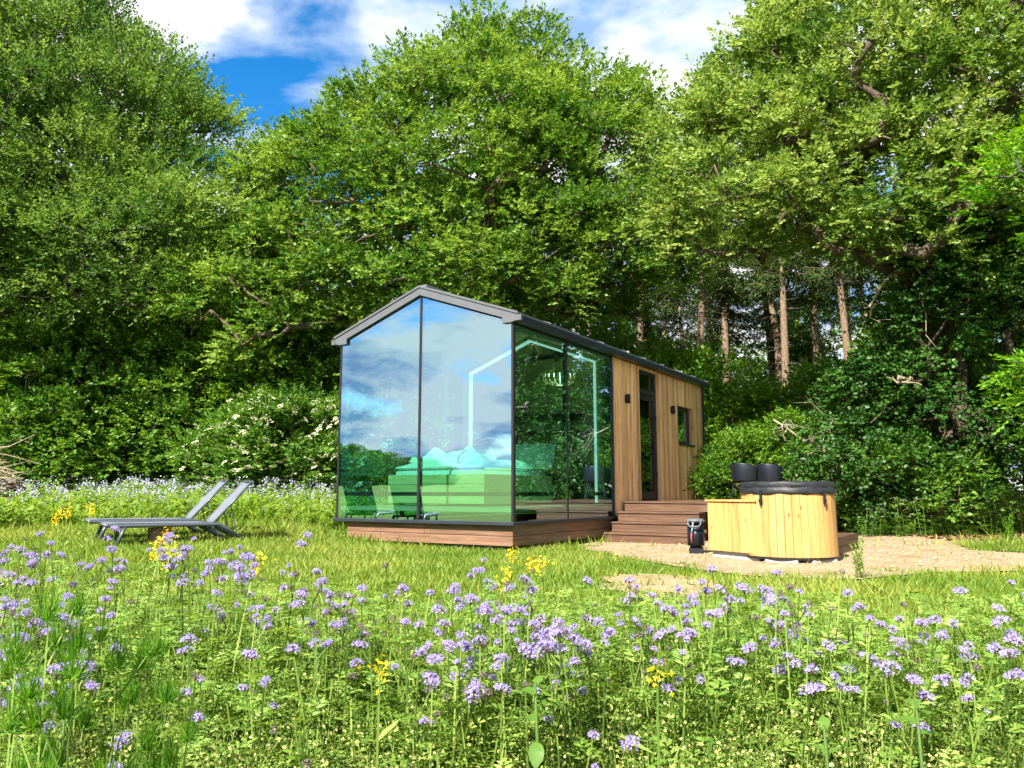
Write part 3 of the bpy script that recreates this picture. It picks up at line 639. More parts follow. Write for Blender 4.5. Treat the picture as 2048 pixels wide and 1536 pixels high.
# ------------------------------------------------------------------ loungers, stump
def lounger(x, y, lab):
    z = gz(x + 1, y + .6)
    L = empty('sun_lounger', (x, y, z), math.radians(32), lab, 'sun lounger', 'grey sun loungers on the lawn')
    hs = .27
    for yy in (0, .6):
        MB().tube([(.0, yy, hs - .0), (.04, yy, hs - .015), (.22, yy, hs - .02), (1.42, yy, hs - .02), (1.47, yy, hs - .045), (1.76, yy, .03)], .026, 8).obj('side_rail', M['alu'], L, smooth=True)
        MB().tube([(.25, yy, hs - .03), (.16, yy, .0)], .022, 8).obj('leg', M['alu'], L, smooth=True)
        MB().tube([(1.30, yy * .86 + .04, hs - .05), (1.55, yy * .86 + .04, .045)], .018, 8).obj('leg', M['alu'], L, smooth=True)
        MB().tube([(1.36, yy * .9 + .03, hs + .0), (1.86, yy * .9 + .03, .845)], .016, 8).obj('back_rail', M['alu'], L, smooth=True)
        MB().tube([(1.58, yy * .84 + .05, hs + .245), (1.68, yy * .84 + .05, .11)], .008, 6).obj('strut', M['alu'], L)
        MB().tube([(1.74, yy - .02, .035), (1.74, yy + .02, .035)], .035, 12).obj('wheel', M['grey_plastic'], L)
    for px, pz in ((.0, hs), (1.40, hs - .03)): MB().tube([(px, 0, pz), (px, .6, pz)], .018, 8).obj('cross_bar', M['alu'], L, smooth=True)
    MB().tube([(1.72, 0, .05), (1.72, .6, .05)], .014, 8).obj('cross_bar', M['alu'], L)
    MB().tube([(1.86, .03, .845), (1.86, .57, .845)], .014, 8).obj('cross_bar', M['alu'], L)
    def sag(p0, p1, y0, y1, s, nm):
        n = 9; k = 7; vs = []
        for i in range(n):
            t = i / (n - 1)
            for j in range(k):
                u = j / (k - 1); d = s * (1 - (2 * u - 1) ** 2) * (1 + .2 * math.sin(t * 9))
                vs.append((p0[0] + (p1[0] - p0[0]) * t, y0 + (y1 - y0) * u, p0[1] + (p1[1] - p0[1]) * t - d))
        m = MB(); m.add(vs, [(i * k + j, i * k + j + 1, (i + 1) * k + j + 1, (i + 1) * k + j) for i in range(n - 1) for j in range(k - 1)])
        o = m.obj(nm, M['sling'], L, smooth=True); md = o.modifiers.new('solid', 'SOLIDIFY'); md.thickness = .006
    sag((.0, hs + .02), (1.38, hs + .008), .015, .585, .022, 'seat_sling')
    sag((1.36, hs + .012), (1.875, .862), .04, .56, .03, 'back_sling')
lounger(-5.29, 10.3, 'grey sling sun lounger nearest the camera, its back rest on the right')
lounger(-5.90, 11.03, 'grey sling sun lounger behind the nearer one, set further left')
def stump():
    x, y = -4.80, 10.85; S = empty('log_stump', (x, y, gz(x, y)), 0, 'short upright log section standing between the loungers', 'log')
    m = MB(); n = 26; rs = random.Random(9); off = [rs.uniform(-.012, .012) for _ in range(n)]; vs = []
    for z in (-.03, .0, .08, .15, .21):
        for k in range(n):
            a = 2 * math.pi * k / n; r = .155 + off[k] + rs.uniform(-.004, .004); vs.append((r * math.cos(a), r * math.sin(a), z))
    m.add(vs, [(i * n + k, i * n + (k + 1) % n, (i + 1) * n + (k + 1) % n, (i + 1) * n + k) for i in range(4) for k in range(n)])
    m.obj('bark', M['stump'], S); MB().lathe([(0, .211), (.148, .211), (.15, .19)], 26).obj('cut_face', M['endgrain'], S)
stump()

# ------------------------------------------------------------------ foliage tools
UP = np.array([0, 0, 1.])
def nrm(v): return v / (np.linalg.norm(v, axis=-1, keepdims=True) + 1e-9)
def rdir(rs, n): return nrm(rs.normal(size=(n, 3)))
def leaves_on(rs, o, d, ln, k, L, Wd, droop=.2, spread=.85, flat=.6, jit=.35, crnd=None, fold=.15):
    """k leaves along each twig (origins o, directions d, lengths ln) -> verts, quads, rnd"""
    n = len(o); t = (np.arange(k) + .6) / k
    P = o[:, None] + d[:, None] * (ln[:, None] * t)[..., None] - UP * (droop * ln[:, None] * t ** 2)[..., None]
    side = nrm(np.cross(d, UP) + 1e-4); sg = np.where(np.arange(k) % 2 == 0, 1., -1.)
    ld = d[:, None] * .6 + side[:, None] * (spread * sg)[None, :, None] + rs.normal(size=(n, k, 3)) * jit + UP * .05 - UP * droop * .5
    ld[:, -1] = d + rs.normal(size=(n, 3)) * jit * .5
    ld = nrm(ld)
    nn = UP * flat + rs.normal(size=(n, k, 3)) * (1 - flat) * .8 + nrm(d)[:, None] * .15
    wv = nrm(np.cross(ld, nn)); nv = np.cross(wv, ld)
    s = rs.uniform(.7, 1.2, size=(n, k, 1)); Ls = L * s; Ws = Wd * s * .5
    a = P; b = P + ld * Ls * .48 + wv * Ws + nv * Ws * fold; c = P + ld * Ls; e = P + ld * Ls * .48 - wv * Ws + nv * Ws * fold
    V = np.stack([a, b, c, e], 2).reshape(-1, 3); F = np.arange(n * k * 4).reshape(-1, 4)
    r = rs.random((n, k)) * .55 + (crnd[:, None] if crnd is not None else .25) * .9 - .02
    return V, F, np.clip(r, 0, 1).ravel()
def envelope_points(rs, envs, n, inner=.15, front=.75, cut=.62, zflat=1.):
    out = []; wts = np.array([e[3] * e[5] * (e[6] if len(e) > 6 else 1) for e in envs]); wts = wts / wts.sum()
    while len(out) < n:
        e = envs[rs.choice(len(envs), p=wts)]; d = rdir(rs, 1)[0]
        if d[1] > .25 and rs.random() < front: continue
        r = rs.uniform(.8, 1.) if rs.random() > inner else rs.uniform(.3, .8)
        p = np.array(e[:3]) + d * np.array(e[3:6]) * r
        ok = True
        for q in envs:
            if q is e: continue
            if np.sum(((p - np.array(q[:3])) / np.array(q[3:6])) ** 2) < cut ** 2 and rs.random() < .85: ok = False; break
        if ok: out.append(p)
    return np.array(out)
def clump_twigs(rs, C, cr, per, ctr, upb=.25, zs=.72, tl=(.25, .5), outw=.5):
    n = len(C); R = rs.uniform(cr[0], cr[1], n); dirs = rdir(rs, n * per).reshape(n, per, 3)
    dirs[..., 2] = np.where(dirs[..., 2] < -.35, -dirs[..., 2], dirs[..., 2])
    o = C[:, None] + dirs * R[:, None, None] * np.array([1, 1, zs]) * rs.uniform(.62, 1., (n, per, 1))
    outv = nrm(C - ctr); d = nrm(dirs * .9 + outv[:, None] * outw + UP * upb + rs.normal(size=(n, per, 3)) * .25)
    cr_ = np.repeat(rs.random(n), per)
    return o.reshape(-1, 3), d.reshape(-1, 3), rs.uniform(tl[0], tl[1], n * per), cr_
def skeleton(rs, base, top, targets, trunk_r, wig=.12, seg=.9, trunk_pts=7, lean=(0, 0)):
    """trunk + greedy branches to targets. returns trunk MB, branch MB"""
    base = np.array(base, float); top = np.array(top, float); nodes = []; par = []
    for i in range(trunk_pts):
        t = i / (trunk_pts - 1); p = base + (top - base) * t + np.array([rs.normal(0, wig), rs.normal(0, wig), 0]) * (t > 0); nodes.append(p); par.append(i - 1)
    tn = trunk_pts; order = np.argsort(np.linalg.norm(targets - top * .5 - base * .5, axis=1)); tips = []
    for ti in order:
        tg = targets[ti]; A = np.array(nodes); dv = tg - A; dist = np.linalg.norm(dv, axis=1)
        cost = dist + np.where(A[:, 2] > tg[2] + .3, (A[:, 2] - tg[2]) * 1.2, 0); cost[0] += 50
        j = int(np.argmin(cost)); k = max(2, int(dist[j] / seg * 1.6)); p0 = nodes[j]; prev = j
        for s in range(1, k + 1):
            t = s / k; p = p0 + (tg - p0) * t + rs.normal(0, wig * .7, 3) * (t < 1) + UP * (.04 * math.sin(t * math.pi) * dist[j])
            nodes.append(p); par.append(prev); prev = len(nodes) - 1
        tips.append(prev)
    cnt = np.zeros(len(nodes)); 
    for t in tips:
        q = t
        while q >= 0: cnt[q] += 1; q = par[q]
    mx = cnt.max(); rad = np.maximum(trunk_r * (np.maximum(cnt, .6) / mx) ** .48, .012)
    tr = MB(); pts = nodes[:tn]; rr = [max(rad[i], trunk_r * (1 - .6 * i / tn)) for i in range(tn)]; rr[0] *= 1.5
    tr.tube(pts, rr, 12)
    br = MB()
    ch = {}
    for i in range(tn, len(nodes)): ch.setdefault(par[i], []).append(i)
    done = set()
    for i in range(tn, len(nodes)):
        if i in done: continue
        line = [par[i], i]; done.add(i); q = i
        while q in ch:
            c = max((x for x in ch[q] if x not in done), key=lambda x: cnt[x], default=None)
            if c is None: break
            line.append(c); done.add(c); q = c
        rr = [rad[x] for x in line]; rr[0] = min(rr[0], rr[1] * 1.25)
        br.tube([nodes[x] for x in line], rr, 6, cap=False)
    return tr, br
def tree(name, label, cat, base, top, trunk_r, envs, ncl, per, k, L, Wd, mat, bark, seed, cr=(.5, .95), upb=.25, zs=.72, tl=(.25, .5), droop=.2, flat=.55, inner=.15, group=None, front=.55, cut=.62, jit=.35, outw=.5, spread=.85, extra=None):
    rs = np.random.default_rng(seed); base = np.array(base, float)
    T = empty(name, base, 0, label, cat, group)
    E = [(e[0] - base[0], e[1] - base[1], e[2] - base[2], *e[3:]) for e in envs]
    C = envelope_points(rs, E, ncl, inner, front, cut); ctr = np.mean([e[:3] for e in E], 0)
    tr, br = skeleton(rs, (0, 0, -.15), np.array(top) - base, C, trunk_r)
    tr.obj('trunk', M[bark], T, smooth=True); br.obj('branches', M[bark], T, smooth=True)['kind'] = 'stuff'
    o, d, ln, c = clump_twigs(rs, C, cr, per, ctr, upb, zs, tl, outw)
    V, F, r = leaves_on(rs, o, d, ln, k, L, Wd, droop, spread, flat, jit, c)
    link('crown', npmesh('crown', V, [F], M[mat], rnd=r), T)['kind'] = 'stuff'
    return T, C + base
def dup(T, loc, rz, s, label, group=None):
    r = T.copy(); COL.objects.link(r); r.location = loc; r.rotation_euler = (0, 0, rz); r.scale = s if isinstance(s, tuple) else (s,) * 3
    r['label'] = label
    if group: r['group'] = group
    for ch in list(T.children):
        c = ch.copy(); COL.objects.link(c); c.parent = r
    return r

# ------------------------------------------------------------------ big trees
def trees():
    g = gz
    # oak behind the cabin
    envs = [(-1.6, 22.5, 9.6, 4.2, 3.6, 4.2, 1.3), (-4.8, 22.0, 8.0, 3.5, 3.2, 3.4), (1.9, 22.6, 9.4, 3.6, 3.2, 3.6), (-6.6, 21.5, 5.9, 2.5, 2.6, 2.5), (.0, 23.3, 13.2, 2.3, 2.2, 2.6, 1.2), (-3.0, 23.0, 12.0, 1.6, 1.8, 1.9),
            (3.6, 22.5, 7.9, 2.2, 2.5, 2.0), (-2.2, 20.6, 6.6, 3.4, 2.2, 2.2), (1.2, 20.8, 7.1, 2.5, 2.0, 1.9), (3.6, 23.4, 12.3, 1.2, 1.2, 1.3, .6), (-6.4, 22.6, 9.9, 1.3, 1.3, 1.5), (-4.6, 22.8, 11.0, 1.4, 1.4, 1.5)]
    tree('oak_tree', 'huge spreading oak with billowing green crown directly behind the cabin roof', 'tree', (-.4, 22.8, 0), (-.6, 22.9, 12.5), .42, envs, 620, 46, 10, .115, .072, 'oak', 'bark', 21, cr=(.45, 1.0))
    # beech at the left
    envs = [(-14.1, 23.5, 11.0, 4.9, 4.5, 4.8, 1.3), (-10.2, 23.2, 10.2, 2.3, 2.8, 2.6), (-16.0, 22.5, 15.4, 3.7, 3.5, 4.0, 1.5), (-11.6, 23.4, 12.6, 1.6, 1.8, 1.9, .8), (-16.5, 21.5, 8.0, 3.5, 3., 3.5), (-9.6, 21.8, 7.4, 3.0, 2.6, 1.8), (-13, 20.8, 7.0, 3.4, 2.4, 1.6), (-9.0, 22.6, 8.8, 2.2, 2.2, 2.4)]
    tree('beech_tree', 'tall dark green beech with feathery layered branches at the left edge', 'tree', (-13.2, 23.6, g(-13.2, 23.6)), (-13.4, 23.5, 11.0), .27, envs, 700, 30, 12, .115, .07, 'beech', 'beech_bark', 22, cr=(.5, 1.05), upb=.55, zs=.42, tl=(.5, .95), droop=.12, outw=1.0, jit=.25, spread=.6)
    # pale oak at the right with ivy on the trunk
    envs = [(8.4, 17.2, 9.2, 4.2, 3.2, 3.2, 1.2), (5.6, 17.2, 8.0, 2.3, 2.3, 2.0), (11.6, 16.2, 9.6, 3.4, 3., 3.6), (9.0, 17.2, 11.6, 3.4, 2.6, 2.2), (4.9, 16.8, 7.0, 1.5, 1.6, 1.1), (7.4, 15.6, 6.9, 2.3, 1.7, 1.3), (10.5, 14.7, 6.9, 2.3, 1.5, 1.6), (9.0, 15.0, 5.8, 1.7, .9, .9, .8)]
    tree('pale_oak_tree', 'big yellow green oak leaning over the hot tub from the right edge', 'tree', (9.6, 16.6, g(9.6, 16.6)), (8.9, 17.2, 9.2), .33, envs, 470, 40, 10, .115, .07, 'lime', 'bark', 23, cr=(.42, .9))
    # ivy mass round the trunk
    envs = [(9.3, 16.2, 3.4, 1.8, 1.3, 2.6, 1.2), (10.9, 15.9, 4.6, 1.6, 1.4, 2.2), (7.9, 16.3, 2.0, 1.3, 1.1, 1.6), (8.9, 15.8, 5.4, 1.5, 1.1, 1.3), (11.8, 16.1, 2.4, 1.2, 1.2, 1.6), (7.0, 16.0, 1.2, 1.1, 1.0, 1.2)]
    tree('ivy_thicket', 'dense dark ivy covering the trunk of the right hand oak down to the gravel', 'ivy', (9.4, 16.0, g(9.4, 16.0)), (9.4, 16.3, 5.0), .16, envs, 260, 28, 10, .088, .07, 'ivy', 'bark', 24, cr=(.3, .6), upb=-.1, droop=.5, flat=.35, zs=.9)
    # near ash bough at the right edge
    envs = [(9.3, 12.6, 5.9, 1.5, 1.0, 1.1), (10.2, 12.3, 7.0, 1.2, 1.0, 1.2), (9.6, 12.9, 2.6, 1.1, .9, .9)]
    tree('ash_tree', 'bright green ash bough reaching in at the right edge of the picture', 'tree', (12.2, 13.2, g(12.2, 13.2)), (11.4, 12.8, 7.2), .14, envs, 80, 22, 11, .12, .05, 'ash', 'beech_bark', 25, cr=(.3, .55), tl=(.25, .45), droop=.35)
trees()

def spruce_mesh(seed, H, bare):
    rs = np.random.default_rng(seed); tr = MB(); n = 9
    tr.tube([(rs.normal(0, .04) * (i > 0), rs.normal(0, .04) * (i > 0), -.15 + (H + .15) * i / (n - 1)) for i in range(n)], [.19 * (1 - i / (n - 1)) + .015 for i in range(n)], 10)
    tm = tr.mesh('trunk', M['spruce_bark'], smooth=True)
    br = MB(); O = []; Dd = []; Ln = []; cr = []
    z = .8
    while z < H:
        live = z > H * bare; nb = rs.integers(3, 6)
        for b in range(nb):
            a = rs.uniform(0, 6.28); R = (1.9 * (1 - (z / H - bare) / (1 - bare)) ** .7 + .25) * rs.uniform(.6, 1.1) if live else rs.uniform(.15, 1.1)
            if live and z < H * (bare + .18) and rs.random() < .3: continue
            dh = np.array([math.cos(a), math.sin(a), 0.]); sag = -.35 if live else -.15
            pts = [np.array([0, 0, z]) + dh * R * t + UP * (sag * R * (t - .35 * t ** 3)) for t in (0, .35, .7, 1.)]
            br.tube(pts, [.018, .014, .009, .005] if live else [.012, .009, .006, .004], 4, cap=False)
            if live:
                m = max(6, int(R * 16))
                for q in range(m):
                    t = (q + .5) / m; p = np.array([0, 0, z]) + dh * R * t + UP * (sag * R * (t - .35 * t ** 3))
                    sd = np.cross(dh, UP) * (1 if q % 2 else -1); O.append(p); Dd.append(dh * .45 + sd * .6 + UP * -.45 + rs.normal(0, .2, 3)); Ln.append(rs.uniform(.18, .42)); cr.append(rs.random() * .6)
        z += rs.uniform(.22, .4) if live else rs.uniform(.3, .7)
    bmh = br.mesh('dead_limbs', M['spruce_bark'])
    V, F, r = leaves_on(rs, np.array(O), nrm(np.array(Dd)), np.array(Ln), 6, .19, .05, .5, .5, .3, .3, np.array(cr))
    cm = npmesh('needles', V, [F], M['spruce'], rnd=r)
    return tm, bmh, cm
def spruces():
    kinds = [spruce_mesh(31, 19, .45), spruce_mesh(32, 17, .52), spruce_mesh(33, 21, .42)]
    spots = [(2.55, 30, 'slim spruce trunk showing above the cabin roof ridge', 1, .95), (5.2, 32, 'spruce rising behind the middle of the cabin roof', 0, 1.0), (7.05, 30, 'pale spruce trunk directly right of the cabin roof end', 1, 1.05), (8.5, 31, 'spruce with tall pointed top standing against the sky', 0, 1.0),
             (9.2, 33, 'spruce standing second right of the one with the pointed top', 2, .95), (10.2, 29.5, 'thick straight spruce trunk in the middle of the gap right of the cabin', 2, .95), (11.1, 31.5, 'spruce close behind the thick straight trunk', 1, 1.0), (12.6, 32, 'left one of two leaning spruce trunks near the ivy', 0, .95), (12.7, 29, 'right one of two leaning spruce trunks near the ivy', 2, .9), (14.6, 31, 'spruce trunk half hidden behind the left edge of the ivy', 1, .95),
             (6.1, 33.5, 'slim spruce trunk just left of the pale one at the roof end', 1, .8), (7.7, 34, 'slim spruce trunk right of the pale one at the roof end', 0, .8), (9.9, 35, 'slim spruce trunk just left of the thick straight one', 1, .82), (11.9, 34.5, 'slim spruce trunk between thick trunk and leaning pair', 2, .75), (13.6, 35, 'slim spruce trunk right of the leaning pair', 0, .8), (4.0, 37, 'far spruce deep in the wood behind the cabin', 2, 1.0), (8.0, 40, 'far spruce deep in the wood right of the cabin', 1, 1.1), (10.6, 42, 'far spruce deep behind the thick straight trunk', 0, 1.05), (13.6, 40, 'far spruce deep in the wood beside the ivy', 2, 1.0), (16.5, 38, 'far spruce deep in the wood behind the ivy', 0, 1.0)]
    for i, (x, y, lab, k, s) in enumerate(spots):
        tm, bm_, cm = kinds[k]; T = empty('spruce_tree', (x, y, gz(x, y)), i * 1.9, lab, 'spruce', 'spruces in the wood', scale=s)
        T.rotation_euler = (.03 * math.sin(i * 2.3), .04 * math.cos(i * 1.7), i * 1.9)
        link('trunk', tm, T); link('branches', bm_, T)['kind'] = 'stuff'; link('crown', cm, T)['kind'] = 'stuff'
spruces()

def wood_and_shrubs():
    g = gz
    # background broadleaf trees (two meshes copied)
    A, _ = tree('broadleaf_tree', 'dark broadleaf tree deep behind the beech', 'tree', (-9, 36, g(-9, 36)), (-9, 36, 9), .28, [(-9, 36, 8, 4.2, 3.5, 5.), (-10.5, 35, 4.5, 3.2, 2.6, 3.2), (-7.5, 35, 5, 3., 2.6, 3.4)], 210, 16, 9, .22, .14, 'hedge', 'bark', 41, cr=(.7, 1.3), group='woodland trees behind the meadow')
    far = [(-2.5, 38, 1.05, 'dark broadleaf tree deep behind the middle of the oak'), (-17, 35, 1.1, 'dark broadleaf tree deep behind the left edge'), (-23, 33, 1.1, 'dark broadleaf tree beyond the left picture edge'), (3.2, 41, 1.0, 'dark broadleaf tree deep behind the cabin'), (-5.5, 33, .8, 'smaller broadleaf tree close behind the oak crown'), (-12.5, 31, .85, 'smaller broadleaf tree close behind the beech'), (-19.5, 30, .9, 'broadleaf tree behind the brush pile'), (16, 24, .95, 'broadleaf tree behind the ivy clad oak'), (19, 31, 1.0, 'broadleaf tree at the far right of the wood'), (8.5, 47, .68, 'broadleaf tree seen deep between the spruce trunks'), (13.5, 48, .66, 'broadleaf tree deep between spruce trunks and ivy'), (18, 46, .95, 'broadleaf tree deep behind the ivy'), (-17.5, 29, 1.3, 'tall dark tree filling in directly behind the beech crown'), (-22, 28, 1.5, 'tall dark tree behind the beech at the left edge'), (-10.5, 30, .85, 'tall dark tree between beech and oak'), (-1.5, 29, 1.05, 'tall dark tree directly behind the oak crown'), (4.8, 35, .55, 'low broadleaf tree just behind the spruces above the roof end'), (9.4, 36, .5, 'low broadleaf tree just behind the thick spruce trunk'), (13.2, 35, .55, 'low broadleaf tree just behind the leaning spruces'), (6.3, 41, .78, 'small broadleaf tree deep right behind the cabin roof end'), (11.2, 43, .74, 'small broadleaf tree deep behind the thick spruce trunk')]
    for i, (x, y, s, lab) in enumerate(far): dup(A, (x, y, g(x, y)), i * 2.1 + .7, s, lab, 'woodland trees behind the meadow')
    # hill wood that the cabin glass mirrors, beyond the left picture edge
    for i in range(30):
        x = -84 - 4 * (i % 3); y = 2 - i * .85; s = (.60 - .013 * i) * (1 + .12 * math.sin(i * 2.7))
        dup(A, (x, y, g(x, y) - 2.2 * s), i * 1.3, (s * 1.3, s * 1.3, s), 'tree on the hill that the cabin glass mirrors', 'trees on the mirrored hill')
    # hedge shrubs at left
    def shrub(name, label, cat, x, y, envs, ncl, per, k, L, Wd, mat, seed, **kw):
        b = g(x, y); E = [(x + e[0], y + e[1], b + e[2], *e[3:]) for e in envs]
        return tree(name, label, cat, (x, y, b), (x, y + .1, b + envs[0][2]), .07, E, ncl, per, k, L, Wd, mat, 'bark', seed, **kw)
    S1, c1 = shrub('hazel_shrub', 'tall hazel shrub in the hedge left of the loungers', 'shrub', -9.6, 22.6, [(0, 0, 2.6, 1.9, 1.5, 2.4), (-.9, -.4, 1.4, 1.5, 1.2, 1.4), (1.0, -.3, 1.6, 1.4, 1.2, 1.6)], 110, 24, 9, .115, .08, 'hedge', 51, cr=(.35, .65), group='hedge shrubs along the meadow')
    S2, c2 = shrub('beech_shrub', 'young beech shrub in the hedge above the loungers', 'shrub', -6.9, 22.0, [(0, 0, 2.8, 1.7, 1.4, 2.2), (.7, -.5, 1.3, 1.5, 1.2, 1.3), (-.6, -.2, 4.2, 1.1, 1.0, 1.2)], 110, 24, 9, .105, .07, 'shrub', 52, cr=(.35, .65), zs=.5, tl=(.35, .6), group='hedge shrubs along the meadow')
    rows = [(S1, -12.2, 22.2, 1.05, 'hedge shrub in front of the beech trunk, left of the hazel'), (S1, -14.8, 22.0, 1.0, 'hedge shrub behind the brush pile'), (S1, -17.4, 22.4, 1.1, 'hedge shrub at the far left edge'), (S2, -11.0, 24.0, 1.15, 'tall hedge shrub in the second row behind the hazel'), (S1, -4.6, 22.6, 1.1, 'hedge shrub beside the left cabin corner'), (S2, -8.3, 24.4, 1.3, 'tall hedge shrub between beech and oak'), (S2, -2.6, 22.0, 1.0, 'hedge shrub hidden low behind the cabin gable'), (S1, -14, 25, 1.3, 'tall shrub behind the hedge at the left'), (S1, -5.6, 25.2, 1.35, 'tall shrub behind the elder bush'), (S2, -17, 25.5, 1.4, 'tall shrub behind the far left hedge'), (S1, -1.2, 25.5, 1.35, 'tall shrub behind the cabin gable'), (S2, 1.6, 25, 1.2, 'shrub behind the cabin roof middle')]
    for i, (S, x, y, s, lab) in enumerate(rows): dup(S, (x, y, g(x, y)), .9 + i * 1.9, s, lab, 'hedge shrubs along the meadow')
    # bushes right of the cabin
    B1, _ = shrub('green_bush', 'light green bush behind the right end of the cabin', 'bush', 6.9, 20.4, [(0, 0, 1.7, 1.5, 1.3, 1.6), (.8, -.4, 1.2, 1.2, 1.0, 1.2), (-.8, -.3, 2.3, 1.0, .9, 1.2)], 95, 22, 9, .10, .07, 'shrub', 53, cr=(.3, .6), group='bushes right of the cabin')
    for i, (x, y, s, lab) in enumerate([(8.6, 21.2, 1.15, 'light green bush below the thick spruce trunk'), (10.6, 21.6, 1.2, 'light green bush left of the ivy'), (5.6, 22.5, 1.35, 'bush rising behind the cabin roof end'), (6.4, 18.2, .72, 'low bush directly behind the black garden chairs'), (7.5, 17.6, .7, 'low bush behind the hot tub cover'), (12.6, 23, 1.4, 'bush behind the ivy'), (3.0, 24.5, 1.5, 'bush deep behind the cabin roof'), (5.2, 17.9, .62, 'low bush at the rear corner of the cabin'), (12.8, 17.6, 1.0, 'bush at the right picture edge behind the ivy foot'), (14.2, 19.5, 1.2, 'bush beyond the right picture edge')]):
        dup(B1, (x, y, g(x, y)), 1.1 + i * 2.2, s, lab, 'bushes right of the cabin')
    H1, _ = shrub('holly_bush', 'dark glossy bush between hot tub and ivy', 'bush', 8.1, 15.9, [(0, 0, .9, 1.2, .9, .9), (.9, .1, .7, .9, .8, .7), (-.8, .2, .7, .8, .7, .7)], 60, 20, 9, .10, .07, 'hedge', 54, cr=(.25, .45))
    # elder with umbels
    El, ce = shrub('elder_bush', 'elder bush dotted with creamy flower heads left of the cabin', 'bush', -5.6, 20.0, [(0, 0, 1.45, 1.9, 1.1, 1.25), (-1.5, -.1, 1.1, 1.3, 1.0, 1.05), (1.4, .1, 1.2, 1.2, 1.0, 1.3), (2.2, .2, .9, .9, .8, 1.0)], 130, 20, 9, .12, .06, 'hedge', 55, cr=(.28, .5))
    rs = np.random.default_rng(77); base = np.array(El.location); me = []
    pts = ce[(ce[:, 1] < 20.35)]
    pick = pts[rs.integers(0, len(pts), 240)] - base + rs.normal(0, .2, (240, 3)) + np.array([0, -.46, .2])
    def umbel(sd):
        r2 = np.random.default_rng(sd); V = []; F = []
        for q in range(26):
            a = r2.uniform(0, 6.28); rr = .085 * math.sqrt(r2.random()); p = np.array([rr * math.cos(a), rr * math.sin(a), .02 * (1 - (rr / .085) ** 2) + r2.normal(0, .004)]); u = nrm(np.array([r2.normal(), r2.normal(), .2])) * .015; v = nrm(np.cross(u, np.array([r2.normal(0, .3), r2.normal(0, .3), 1]))) * .015
            o = len(V); V += [p - u, p + v, p + u, p - v]; F.append((o, o + 1, o + 2, o + 3))
        return npmesh('flower_head', np.array(V), [np.array(F)], M['cream'], rnd=r2.random(26))
    um = [umbel(s) for s in (1, 2, 3)]
    for i, p in enumerate(pick): link('flower_head', um[i % 3], El, p, (rs.normal(.55, .25), rs.normal(0, .25), rs.uniform(0, 6)))
wood_and_shrubs()

